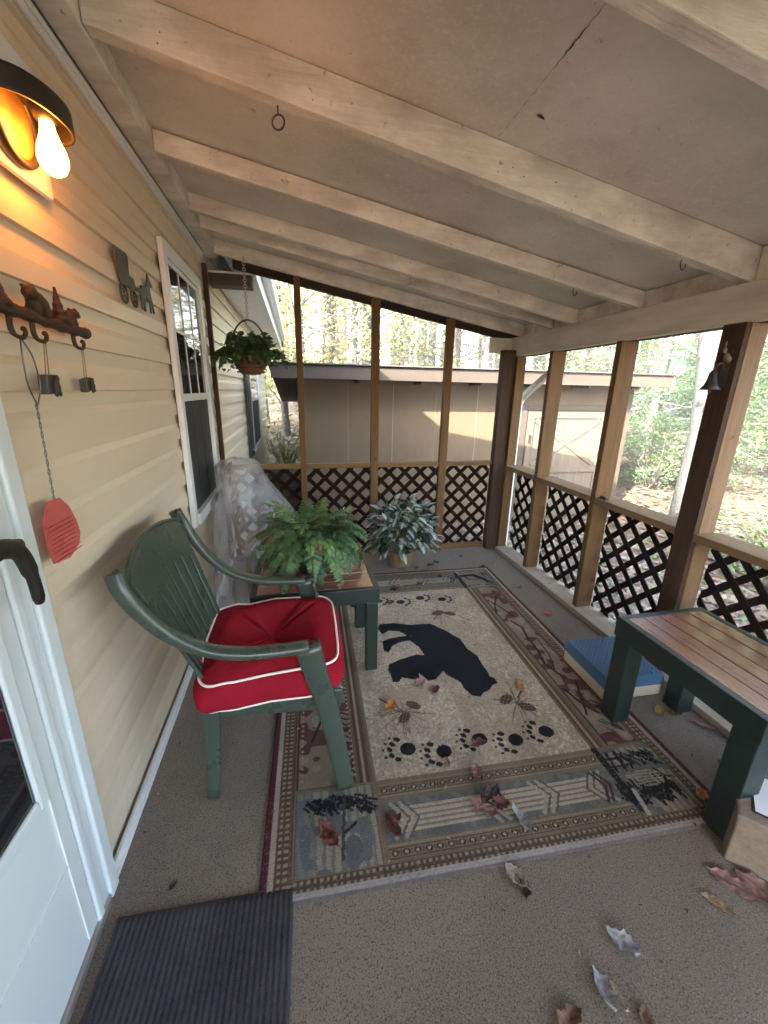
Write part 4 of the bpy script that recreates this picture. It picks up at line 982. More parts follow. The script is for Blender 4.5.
# ------------------------------------------------------------------ plastic draped chair
wr = thing('plastic_cover', 'clear crumpled plastic sheet draped over a chair beside the window', 'plastic sheet', (-.3, 2.9, 0))
def drape(u, v):
    th = u * 2 * math.pi
    q = 1 - v   # v 0 floor .. 1 top
    k = v
    h_ = 1.03
    # cross-section half sizes and centre by height
    if k < .93:
        s_ = k / .93
        rx = lerp(.40, .14, s_ ** .8); ry = lerp(.36, .20, s_ ** .9); cx = lerp(-.27, -.43, s_ ** .8); z_ = s_ * .97
    else:
        s_ = (k - .93) / .07; c_ = math.cos(s_ * math.pi / 2); rx = .14 * c_; ry = .20 * c_; cx = -.43; z_ = .97 + .055 * math.sin(s_ * math.pi / 2)
    f_ = 1 + (1 - k) * (.10 * math.sin(th * 7 + k * 2) + .06 * math.sin(th * 13 + 1 + k * 5)) + .03 * mnoise.noise(V((th * 2, k * 4, 0)))
    n_ = mnoise.noise(V((math.cos(th) * 3, math.sin(th) * 3, k * 6))) * .02
    x_ = cx + rx * f_ * math.copysign(abs(math.cos(th)) ** .8, math.cos(th)) + n_; y_ = 2.96 + ry * f_ * math.sin(th) + n_
    # front of the seat pushes the sheet out on the right below mid height
    x_ += .16 * math.exp(-((k - .48) / .24) ** 2) * max(0, math.cos(th))
    return (max(x_, XW + .022), y_, z_ + .004 + .01 * mnoise.noise(V((th * 3, 0, 1))) * (k > .02))
mb = MB(); mb.grid(drape, 150, 90, closeu=True); mb.build('film', 'film', wr, fix=False)
mb = MB()
mb.sweep(crom([(-.50, 2.80, .95), (-.44, 2.79, .55), (-.40, 2.78, .42), (-.12, 2.78, .42)], 5), .02, .012, (0, 1, 0)); mb.sweep(crom([(-.50, 3.12, .95), (-.44, 3.13, .55), (-.40, 3.14, .42), (-.12, 3.14, .42)], 5), .02, .012, (0, 1, 0))
for k in range(6): z_ = .5 + k * .085; mb.box(-.50 + (.95 - z_) * .12, -.488 + (.95 - z_) * .12, 2.80, 3.12, z_, z_ + .055)
mb.box(-.41, -.10, 2.79, 3.13, .40, .425)
for a in (-.40, -.14):
    for b in (2.80, 3.10): mb.box(a, a + .03, b, b + .03, .005, .40)
mb.build('covered_chair', 'rail_x', wr)

# ------------------------------------------------------------------ plants
def leafquad(mb, base, d_, up, ln, wd, col, fold=.15, seg_=2, curl=0.0):
    """pointed leaf along d_ : rows of 3 verts, folded on the midrib"""
    d_ = V(d_).normalized(); sd = d_.cross(V(up)); sd = sd.normalized() if sd.length > 1e-4 else d_.orthogonal().normalized(); n_ = sd.cross(d_)
    vs = [V(base)]; cs = [col(0, 0) if callable(col) else col]
    prof = {1: [.5], 2: [.33, .7], 3: [.22, .5, .8], 4: [.15, .38, .62, .85]}[seg_]
    for t_ in prof:
        w_ = wd * math.sin(math.pi * min(1, t_ ** .75)) * .5
        c_ = V(base) + d_ * (ln * t_) - n_ * (curl * ln * t_ * t_)
        vs += [c_ - sd * w_ + n_ * (w_ * fold * 2), c_, c_ + sd * w_ + n_ * (w_ * fold * 2)]
        cs += [(col(t_, 1) if callable(col) else col), (col(t_, 0) if callable(col) else col), (col(t_, 1) if callable(col) else col)]
    vs.append(V(base) + d_ * ln - n_ * (curl * ln)); cs.append(col(1, 1) if callable(col) else col)
    m_ = len(prof); fs = [(0, 2, 1), (0, 3, 2)]
    for i in range(m_ - 1):
        a = 1 + i * 3; fs += [(a, a + 1, a + 4, a + 3), (a + 1, a + 2, a + 5, a + 4)]
    a = 1 + (m_ - 1) * 3; L_ = len(vs) - 1; fs += [(a, a + 1, L_), (a + 1, a + 2, L_)]
    mb.add(vs, fs, cs, True)
def jit(c_, r_, a=.25): k = 1 + r_.uniform(-a, a); return tuple(min(1, max(.003, x * k * (1 + r_.uniform(-.08, .08)))) for x in c_)
# fern
FX, FY, FZ = .045, 2.16, .515
fern = thing('fern', 'bushy green fern spilling over its pot on the low side table', 'plant', (FX, FY, FZ))
mb = MB(); mb.lathe([(.0, 0), (.075, 0), (.095, .06), (.105, .13), (.100, .135), (.09, .12), (.0, .12)], (FX, FY, FZ + .001), 24); mb.build('pot', 'pot_green', fern)
mb = MB(); rib = MB(); r_ = random.Random(5)
for k in range(120):
    az = 2.399 * k + r_.uniform(-.2, .2); ring = k / 120
    ln = r_.uniform(.30, .41) * (1.0 - .05 * (1 - ring)); rise = lerp(1.5, .50, ring) + r_.uniform(-.2, .25)
    dh = V((math.cos(az), math.sin(az), 0)); p = V((FX, FY, FZ + .13)) + dh * r_.uniform(.01, .06); ang = rise; npt = 26
    pts = [p.copy()]
    bend = r_.uniform(.085, .13) * lerp(.72, 1.0, ring)
    for i in range(npt):
        p = p + (dh * math.cos(ang) + V((0, 0, 1)) * math.sin(ang)) * (ln / npt); ang -= bend * (1.0 if i > 4 else .5); ang = max(ang, -1.45)
        if p.z < FZ + .012 and abs(p.x - FX) < .34: p.z = FZ + .012
        pts.append(p.copy())
    g0 = r_.choice([(.095, .195, .065), (.075, .155, .055), (.14, .26, .095), (.04, .09, .035), (.125, .225, .105)])
    rib.tube(pts, [lerp(.0022, .0008, i / npt) for i in range(npt + 1)], 4)
    for i in range(2, npt):
        t_ = i / npt; tg = (pts[i + 1] - pts[i - 1]).normalized() if i + 1 <= npt else (pts[i] - pts[i - 1]).normalized()
        sd = tg.cross(V((0, 0, 1))); sd = sd.normalized() if sd.length > 1e-3 else V((-dh.y, dh.x, 0)); up = sd.cross(tg)
        L_ = .058 * math.sin(math.pi * (.12 + .86 * t_) ** .8) + .006
        for s_ in (-1, 1):
            dd = (sd * s_ + tg * r_.uniform(.3, .6) - up * r_.uniform(-.1, .45)).normalized()
            if r_.random() < .04: continue
            leafquad(mb, pts[i], dd, up, L_ * r_.uniform(.85, 1.15), .0185, jit((.20, .13, .05) if (t_ > .88 and k % 9 == 0) or r_.random() < .012 else g0, r_, .3), .1, 2, r_.uniform(0, .3))
rib.build('frond_stems', 'stem', fern, fix=False); mb.build('fronds', 'fern', fern, fix=False)
# variegated plant on the floor
VX_, VY_ = .86, 3.24
vp = thing('variegated_plant', 'potted plant with silver and dark green leaves on the floor in front of the lattice', 'plant', (VX_, VY_, 0))
mb = MB(); mb.lathe([(.0, .0), (.085, 0), (.10, .03), (.115, .12), (.125, .135), (.125, .15), (.115, .15), (.11, .135), (.0, .13)], (VX_, VY_, .001), 28); mb.build('pot', 'pot_brass', vp)
mb = MB(); stm = MB(); r_ = random.Random(9)
for k in range(300):
    az = r_.uniform(0, 6.283); el = math.asin(r_.uniform(-.25, 1)); rr0 = r_.uniform(.45, 1.0) ** .6
    c_ = V((VX_ + .30 * rr0 * math.cos(az) * math.cos(el), VY_ + .24 * rr0 * math.sin(az) * math.cos(el), .27 + .36 * rr0 * math.sin(el)))
    if c_.y > 3.47: c_.y = 3.46
    out = V((math.cos(az) * math.cos(el), math.sin(az) * math.cos(el), math.sin(el) * .5 + .1))
    dd = (out + V((r_.uniform(-.6, .6), r_.uniform(-.6, .6), r_.uniform(-.9, .2)))).normalized()
    dk = jit((.014, .038, .022), r_, .4); lt = jit((.46, .52, .46), r_, .25)
    col = (lambda dk, lt: lambda t_, e_: dk if (e_ or t_ < .08 or t_ > .95) else lt)(dk, lt)
    if r_.random() < .3: col = (lambda dk: lambda t_, e_: dk)(dk)
    leafquad(mb, c_, dd, V((0, 0, 1)) + out * .3, r_.uniform(.075, .115), r_.uniform(.050, .072), col, .12, 4, r_.uniform(.1, .4))
    if k % 3 == 0: stm.tube(crom([(VX_ + r_.uniform(-.04, .04), VY_ + r_.uniform(-.04, .04), .13), (lerp(VX_, c_.x, .5), lerp(VY_, c_.y, .5), lerp(.13, c_.z, .65)), c_], 3), .0026, 4)
stm.build('stems', 'stem', vp, fix=False); mb.build('foliage', 'plant_leaf', vp, fix=False)
# hanging basket
HBX, HBY, HBZ = -.325, 3.36, 1.70
hb = thing('hanging_basket', 'wicker basket of trailing ivy hanging on a chain by the house wall', 'hanging plant', (HBX, HBY, HBZ - .1))
mb = MB(); mb.lathe([(.0, -.105), (.07, -.10), (.115, -.04), (.13, .02), (.135, .025), (.13, .03), (.115, .015), (.0, .005)], (HBX, HBY, HBZ), 28)
for k in range(5): mb.ring((HBX, HBY, HBZ - .085 + k * .026), .098 + .0085 * k, .006, (0, 0, 1), 28, 6)
mb.build('basket', 'wicker', hb)
mb = MB(); mb.tube([(HBX + .135 * math.cos(math.pi * k / 24), HBY, HBZ + .015 + .26 * math.sin(math.pi * k / 24)) for k in range(25)], .0065, 8); mb.build('handle', 'wicker', hb)
mb = MB(); z_ = HBZ + .275; zt_ = zr(HBX) + .0; k = 0
yend = YE - .006
while z_ < zt_ - .012:
    yy = lerp(HBY, HBY + .0, 0); mb.ring((HBX, HBY, z_ + .012), .010, .0026, (1, 0, 0) if k % 2 else (0, 1, 0), 12, 5); z_ += .0175; k += 1
mb.tube(crom([(HBX, HBY, zt_ - .012), (HBX, HBY + .05, zt_ - .004), (HBX, YE + .012, zt_ + .012)], 4), .003, 5)
mb.build('chain', 'zinc', hb)
mb = MB(); stm = MB(); r_ = random.Random(21)
def ivy(c_, dd, s_):
    g = jit(r_.choice([(.05, .115, .04), (.075, .165, .055), (.035, .08, .03)]), r_, .25)
    leafquad(mb, c_, dd, V((0, 0, 1)) + V((r_.uniform(-.5, .5), r_.uniform(-.5, .5), 0)), s_, s_ * .85, g, .12, 3, r_.uniform(0, .4))
for k in range(640):
    az = r_.uniform(0, 6.283); el = r_.uniform(-.2, 1.35); rr0 = r_.uniform(.4, 1)
    c_ = V((HBX + .20 * rr0 * math.cos(az) * math.cos(el), HBY + .17 * rr0 * math.sin(az) * math.cos(el), HBZ + .02 + .19 * rr0 * math.sin(el)))
    ivy(c_, (math.cos(az), math.sin(az), r_.uniform(-.9, .5)), r_.uniform(.034, .060))
for k in range(42):
    az = r_.uniform(0, 6.283); L_ = r_.uniform(.12, .26); p = V((HBX + .12 * math.cos(az), HBY + .11 * math.sin(az), HBZ + .05)); pts = [p.copy()]; vel = V((math.cos(az) * .03, math.sin(az) * .022, .014))
    for i in range(int(L_ / .028)):
        p = p + vel; vel = vel * .86 + V((0, 0, -.007)); pts.append(p.copy())
        for _ in range(2): ivy(p, (r_.uniform(-1, 1), r_.uniform(-1, 1), r_.uniform(-1, .2)), r_.uniform(.028, .048))
    stm.tube(pts, .0016, 4)
stm.build('vines', 'stem', hb, fix=False); mb.build('foliage', 'plant_leaf', hb, fix=False)

# ------------------------------------------------------------------ bell on the post
bl = thing('dinner_bell', 'small black bell on a bracket with a light bird figure, on the brown post', 'bell', (1.89, 1.6, 1.5))
bxx, byy = 1.892, 1.568
mb = MB(); mb.box(bxx - .005, bxx - .0005, byy - .018, byy + .018, 1.545, 1.70); mb.tube(crom([(bxx - .003, byy, 1.62), (bxx - .02, byy + .005, 1.645), (bxx - .04, byy + .01, 1.635), (bxx - .045, byy + .012, 1.615)], 5), .005, 8)
mb.build('bracket', 'black_iron', bl)
mb = MB(); bc = (bxx - .045, byy + .012, 1.615); mb.lathe([(.0, 0), (.008, 0), (.016, -.010), (.019, -.038), (.026, -.062), (.040, -.082), (.038, -.084), (.023, -.062), (.016, -.038), (.0, -.016)], bc, 24, cap=False); mb.build('bell', 'black_metal', bl)
mb = MB(); mb.tube([(bc[0], bc[1], bc[2] - .02), (bc[0], bc[1], bc[2] - .088)], .002, 5); ball(mb, (bc[0], bc[1], bc[2] - .090), .008, n=6); mb.build('clapper', 'black_iron', bl)
mb = MB(); ball(mb, (bxx - .014, byy - .004, 1.672), .013, (.8, 1, 1.4)); ball(mb, (bxx - .022, byy + .004, 1.700), .008, (1, 1, 1.6)); ball(mb, (bxx - .012, byy - .012, 1.660), .014, (.6, 1.1, 1)); ball(mb, (bxx - .020, byy + .008, 1.725), .004, (1, 1, 4))
mb.build('bird_figure', 'box_wood', bl, remesh=.0035)

# ------------------------------------------------------------------ dry leaves on the porch floor
GL = 'dry leaves scattered on the porch'
def onrug(x, y):
    dx, dy = x - RO.x, y - RO.y; p = dx * ca - dy * sa; q = dx * sa + dy * ca; return 0 < p < RW and 0 < q < RL
CO = dict(red=(.17, .05, .04), brown=(.16, .075, .04), dark=(.045, .025, .02), pink=(.27, .15, .13), pale=(.36, .31, .26), white=(.34, .33, .34), orange=(.50, .19, .06), yellow=(.50, .34, .10), maroon=(.13, .035, .035), tan=(.36, .25, .14), rose=(.48, .10, .10))
def dry_leaf(x, y, ln, wd, col, rot, curl, lobes, label, seed, roll=0.0, base=None):
    r_ = random.Random(seed); z0 = (.0145 if onrug(x, y) else .002) if base is None else base
    c1 = CO[col]; mb = MB(); nu_, nv_ = 30, 16; ph_s = r_.choice((-1, 1)); tw = r_.uniform(-.7, .7)
    zz = []
    def f(u, v):
        t_ = u; e_ = (v - .5) * 2
        w_ = wd * .5 * math.sin(math.pi * min(.995, max(.005, t_)) ** .8) ** .7
        if lobes: w_ *= .60 + .50 * abs(math.sin(t_ * math.pi * lobes + .3))
        w_ *= 1 + .16 * math.sin(t_ * 31 + seed + (2 if e_ > 0 else 0)) * abs(e_)
        a = (t_ - .5) * ln; b = e_ * w_
        cw = curl * (1.5 if e_ * ph_s > 0 else .6)          # one edge rolls more than the other
        th = cw * e_ * 1.3
        b2 = w_ * (math.sin(th) / (cw * 1.3)) if cw > .01 else b
        h_ = w_ * (1 - math.cos(th)) / (cw * 1.3) if cw > .01 else 0
        h_ += curl * ln * .55 * ((t_ - .5) ** 2) * (1 + tw)
        amp = .10 * ln * (curl + .15)
        h_ += amp * mnoise.noise(V((t_ * 3.2, e_ * 1.6, seed * 1.7))) + amp * .45 * mnoise.noise(V((t_ * 8, e_ * 4, seed * 2.3)))
        b2 += amp * .6 * mnoise.noise(V((t_ * 3, e_ * 2, seed + 40.)))
        a += amp * .5 * mnoise.noise(V((t_ * 4, e_ * 2, seed + 80.)))
        h_ += tw * b2 * (t_ - .5) * 1.2
        return V((a, b2, h_))
    G = [f(i / nu_, j / nv_) for j in range(nv_ + 1) for i in range(nu_ + 1)]; mz = min(g.z for g in G)
    c, s_ = math.cos(rot), math.sin(rot)
    vs = [(x + g.x * c - g.y * s_, y + g.x * s_ + g.y * c, z0 + g.z - mz) for g in G]
    cs = []
    for j in range(nv_ + 1):
        for i in range(nu_ + 1):
            e_ = abs(j / nv_ - .5) * 2; k = .85 + .5 * mnoise.noise(V((i * .35, j * .4, seed * 3.1))); k *= 1.18 if e_ < .12 else 1
            if abs(math.sin(i * 1.1 + (1 if j > 8 else -1) * j * .9)) < .15: k *= .8
            cs.append(tuple(min(1, max(.004, q * k)) for q in c1))
    w_ = nu_ + 1; mb.add(vs, [(j * w_ + i, j * w_ + i + 1, (j + 1) * w_ + i + 1, (j + 1) * w_ + i) for j in range(nv_) for i in range(nu_)], cs, True)
    p0 = V(vs[(nv_ // 2) * w_]); mb.tube([p0, p0 + V((-c * ln * .12, -s_ * ln * .12, .004)), p0 + V((-c * ln * .24, -s_ * ln * .24 + .004, .002))], [.0016, .0013, .001], 5, tuple(q * .6 for q in c1))
    return tag(mb.build('fallen_leaf', 'dry_leaf', origin=(x, y, z0), fix=False), label, 'leaf', GL)
LV = [
 (.045, 1.035, .115, .060, 'red', 2.1, .7, 0, 'long curled reddish leaf on the tile of the rug beneath the chair leg'),
 (.272, 1.020, .105, .050, 'red', 1.9, .9, 0, 'rolled red-brown leaf on the rug belt, upright and narrow'),
 (.290, 1.035, .060, .045, 'maroon', .8, .8, 2, 'small dark leaf tucked behind the rolled red-brown leaf'),
 (.620, 1.020, .100, .075, 'pink', 2.4, .6, 2, 'pinkish leaf at the left of the leaf pile on the rug belt'),
 (.665, 1.055, .110, .080, 'dark', .6, .9, 2, 'dark crumpled leaf at the top of the pile on the rug belt'),
 (.680, 1.020, .080, .060, 'maroon', 2.9, .9, 0, 'maroon curled leaf in the middle of the pile on the rug belt'),
 (.735, .955, .105, .050, 'white', 1.7, .9, 0, 'whitish curled leaf right of the leaf pile on the rug'),
 (.628, .800, .080, .055, 'pale', 2.0, .9, 0, 'cream curled leaf lying across the near edge of the rug'),
 (.640, .765, .060, .045, 'dark', 1.2, .9, 2, 'blackish crumpled leaf touching the cream leaf at the rug edge'),
 (.845, .590, .090, .050, 'white', 2.2, .8, 0, 'grey-white folded leaf on the carpet, the farther of two'),
 (.722, .515, .085, .065, 'white', 1.6, .9, 2, 'grey-white crumpled leaf on the carpet, the nearer of two'),
 (.755, .505, .050, .018, 'tan', 1.7, .5, 0, 'tan leaf sliver beside the nearer grey-white leaf'),
 (1.205, .607, .090, .036, 'tan', 2.2, .5, 0, 'narrow tan leaf on the carpet near the wooden box'),
 (1.305, .645, .135, .062, 'pink', 2.25, .3, 2, 'large dull pink leaf nearest the table leg in front of the box'),
 (1.372, .600, .150, .075, 'pink', 1.85, .3, 2, 'large pink pointed leaf against the side of the wooden box'),
 (-.205, .682, .060, .028, 'tan', .9, .4, 0, 'small pale oval leaf lying on the doormat'),
 (.795, .452, .050, .04, 'brown', 1.0, .6, 0, 'brown leaf at the bottom edge between grey leaf and box'),
 (.606, .486, .080, .05, 'brown', .3, .7, 2, 'brown and white torn leaf at the bottom edge of the floor'),
 (.660, 1.165, .065, .045, 'pink', 1.4, .7, 0, 'small pink leaf on the chain border just under the paw prints'),
 (.555, 1.230, .050, .025, 'pink', 1.5, .6, 0, 'tiny pink leaf below the second paw print'),
 (.725, 1.290, .070, .055, 'maroon', .2, .6, 2, 'dark red leaf covering the middle paw print'),
 (.645, 1.645, .065, .055, 'maroon', .8, .6, 2, 'dark red leaf just in front of the bear on the rug'),
 (.580, 1.715, .075, .050, 'pink', .4, .7, 0, 'pale pink leaf at the front paw of the bear on the rug'),
 (.385, 1.570, .085, .075, 'orange', .9, .9, 2, 'bright orange leaf on the pine cones near the chair leg'),
 (1.095, 1.585, .080, .045, 'orange', 1.2, .8, 0, 'orange-brown leaf on the pine cones under the bear head'),
 (1.480, .905, .060, .045, 'orange', .9, .8, 2, 'small orange leaf at the rug edge by the table leg'),
 (1.690, 2.245, .075, .055, 'rose', .3, .4, 2, 'bright rose-red leaf on the carpet between rug and lattice'),
 (1.707, 2.655, .080, .040, 'pale', .2, .9, 0, 'pale folded leaf on the carpet farther along from the rose-red leaf'),
 (1.569, 3.060, .075, .06, 'maroon', .5, .7, 2, 'dark red leaf at the far right corner of the rug'),
 (1.700, 3.08, .03, .02, 'pale', .9, .5, 0, 'tiny pale leaf scrap by the far lattice corner'),
 (-.230, 1.735, .055, .035, 'maroon', .4, .8, 0, 'small leaf on the carpet behind the chair leg'),
 (1.700, 1.312, .075, .050, 'yellow', 1.1, .5, 0, 'yellow leaf at the corner of the blue stool under the table'),
 (1.765, 1.285, .080, .055, 'brown', .2, .7, 2, 'brown leaf between table legs next to the yellow leaf'),
 (1.830, 1.190, .100, .045, 'pink', 2.4, .5, 0, 'pinkish leaf under the table along the bottom board'),
 (1.170, 2.020, .030, .022, 'pale', .9, .6, 0, 'tiny pale scrap on the rug beside the bear shoulder'),
 (.930, 2.085, .035, .014, 'white', 2.6, .4, 0, 'tiny white scrap lying on the black bear of the rug'),
 (.620, 2.560, .06, .05, 'maroon', .9, .6, 2, 'dark leaf among the far row of paw prints'),
 (.700, 2.785, .06, .05, 'maroon', 1.9, .6, 2, 'first dark red leaf on the far border of the rug from the table'),
 (.915, 2.830, .06, .045, 'brown', .4, .6, 2, 'brown leaf midway along the far border of the rug'),
 (1.120, 2.925, .055, .045, 'dark', 1.4, .6, 2, 'dark leaf on the far border of the rug beside the animal tile'),
 (.980, 3.150, .06, .04, 'brown', .9, .6, 0, 'brown leaf on the carpet in front of the variegated plant'),
 (1.120, 3.180, .07, .05, 'maroon', .2, .7, 2, 'dark red leaf right of the variegated plant pot'),
 (1.190, 3.235, .06, .04, 'maroon', 2.2, .7, 0, 'dark leaf farthest right of the variegated plant pot'),
 (1.47, 3.33, .05, .035, 'maroon', 1.2, .7, 0, 'dark leaf lying close to the end wall lattice'),
 (1.700, 1.000, .06, .04, 'dark', 1.2, .8, 2, 'dark crumpled leaf on the carpet under the long table'),
 (-.44, .985, .03, .02, 'dark', .9, .6, 0, 'dark leaf crumb by the white base trim near the door'),
]
for i, (x, y, ln, wd, c_, ro, cu_, lo, lab) in enumerate(LV): dry_leaf(x, y, ln, wd, c_, ro, cu_, lo, lab, i + 1)
# plain small crumbs
r_ = random.Random(77); mb = MB()
for k in range(420):
    x, y = r_.uniform(-.6, 1.85), r_.uniform(.2, 3.45); s_ = r_.uniform(.003, .011); a = r_.uniform(0, 6.28); z_ = .0135 if onrug(x, y) else .003
    c_ = jit(r_.choice([CO['brown'], CO['tan'], CO['dark'], CO['pink']]), r_, .3)
    mb.add([(x + s_ * math.cos(a), y + s_ * math.sin(a), z_), (x + s_ * .6 * math.cos(a + 1.8), y + s_ * .6 * math.sin(a + 1.8), z_ + s_ * .4), (x - s_ * math.cos(a), y - s_ * math.sin(a), z_)], [(0, 1, 2)], c_)
tag(mb.build('leaf_crumbs', 'dry_leaf', fix=False), 'fine leaf crumbs scattered over carpet and rug', 'debris', kind='stuff')

# ------------------------------------------------------------------ shed
sh = thing('shed', 'tan garden shed with low flat roof and a cross-braced door beyond the porch', 'shed', (2.6, 6.2, -.4))
SY = 5.5
mb = MB(); mb.hexa([(.05, SY, -.6), (5.0, SY, -.6), (5.0, 8.2, -.6), (.05, 8.2, -.6), (.05, SY, 1.66), (5.0, SY, 1.66), (5.0, 8.2, 1.30), (.05, 8.2, 1.30)]); mb.build('walls', 'shed_wall', sh)
mb = MB()
def zs(y): return 1.66 - (y - SY) * .135
a0, a1 = -.28, 5.27
mb.hexa([(a0, 5.12, zs(5.12) + .004), (a1, 5.12, zs(5.12) + .004), (a1, 8.5, zs(8.5) + .004), (a0, 8.5, zs(8.5) + .004), (a0, 5.12, zs(5.12) + .05), (a1, 5.12, zs(5.12) + .05), (a1, 8.5, zs(8.5) + .05), (a0, 8.5, zs(8.5) + .05)])
mb.build('roof', 'soffit_dark', sh)
mb = MB(); r_ = random.Random(4)
for k in range(30):
    a = lerp(a0, a1, k / 30); b = lerp(a0, a1, (k + 1) / 30); mb.box(a, b - .004, 5.06, 8.5, zs(5.1) + .118 + r_.uniform(0, .006), zs(5.1) + .128 + r_.uniform(.006, .012)) if 0 else None
mb.hexa([(a0 - .03, 5.05, zs(5.05) + .062), (a1 + .03, 5.05, zs(5.05) + .062), (a1 + .03, 8.53, zs(8.53) + .062), (a0 - .03, 8.53, zs(8.53) + .062), (a0 - .03, 5.05, zs(5.05) + .076), (a1 + .03, 5.05, zs(5.05) + .076), (a1 + .03, 8.53, zs(8.53) + .076), (a0 - .03, 8.53, zs(8.53) + .076)])
mb.build('roof_cover', 'shed_roof', sh)
mb = MB(); mb.box(a0, a1, 5.085, 5.118, zs(5.1) - .095, zs(5.1) + .055); mb.build('fascia', 'shed_trim', sh, bevel=.004)
for x in (.75, 1.55, 2.35, 3.15, 3.95, 4.75):
    mb = MB(); mb.box(x, x + .04, 5.12, SY - .002, zs(5.3) - .10, zs(5.3) + .0); mb.build('rafter_tail', 'shed_trim', sh)
mb = MB()
for x in (.66, 1.27, 1.88, 2.49, 3.10): mb.box(x, x + (.012 if x in (1.27, 2.49) else .006), SY - .006, SY - .001, -.5, 1.6)
mb.build('wall_joint', 'shed_batten', sh)
x0, x1 = 3.30, 4.62
mb = MB(); mb.box(x0, x1, SY - .022, SY - .002, -.35, 1.25); dd_ = mb.build('door', 'shed_door', sh, bevel=.003)
t_ = .095; mb = MB(); y0_, y1_ = SY - .044, SY - .0225
for a, b, c, e_ in ((x0, x0 + t_, -.35, 1.25), (x1 - t_, x1, -.35, 1.25), (x0 + t_ + .001, x1 - t_ - .001, 1.25 - t_, 1.25), (x0 + t_ + .001, x1 - t_ - .001, .34, .34 + t_), (x0 + t_ + .001, x1 - t_ - .001, -.35, -.35 + t_)): mb.box(a, b, y0_, y1_, c, e_)
mb.build('door_trim', 'shed_door', dd_, bevel=.004)
mb = MB(); mb.beam((x0 + t_ + .03, SY - .031, .46), (x1 - t_ - .03, SY - .031, 1.13), .075, .016, (0, 1, 0)); mb.beam((x0 + t_ + .03, SY - .036, 1.13), (x1 - t_ - .03, SY - .036, .46), .075, .016, (0, 1, 0)); mb.build('cross_brace', 'shed_door', dd_, bevel=.002)
mb = MB()
for k in range(1, 8): xx_ = lerp(x0 + t_, x1 - t_, k / 8); mb.box(xx_ - .003, xx_ + .003, SY - .0235, SY - .0222, -.25, 1.15)
mb.build('door_groove', 'shed_batten', dd_)
for zz_ in (.60, 1.08):
    mb = MB(); mb.box(x1 - .08, x1 + .03, SY - .052, SY - .0445, zz_, zz_ + .04); mb.build('hinge', 'black_iron', dd_)
mb = MB(); mb.box(x0 + .03, x0 + .05, SY - .07, SY - .0445, .80, .92); mb.build('hasp', 'black_iron', dd_)
mb = MB(); mb.box(3.18, 3.28, SY - .03, SY - .002, -.4, 1.35); mb.box(4.64, 4.74, SY - .03, SY - .002, -.4, 1.35); mb.box(3.281, 4.639, SY - .03, SY - .002, 1.27, 1.35); mb.box(4.93, 5.02, SY - .025, SY - .002, -.4, 1.58); mb.build('corner_trim', 'shed_trim', sh, bevel=.004)
# downspout from the porch gutter
mb = MB()
pth = [(2.14, 3.18, 1.80), (2.14, 3.25, 1.70), (2.14, 3.70, 1.46), (2.14, 3.74, 1.40), (2.14, 3.74, -.38)]
for i in range(len(pth) - 1):
    a_, b_ = V(pth[i]), V(pth[i + 1]); mb.beam(a_, b_ + (b_ - a_).normalized() * .012, .055, .045, (1, 0, 0))
tag(mb.build('downspout', 'downspout', origin=(2.14, 3.74, -.4), bevel=.006), 'pale metal downspout bending down outside the corner post', 'downspout')

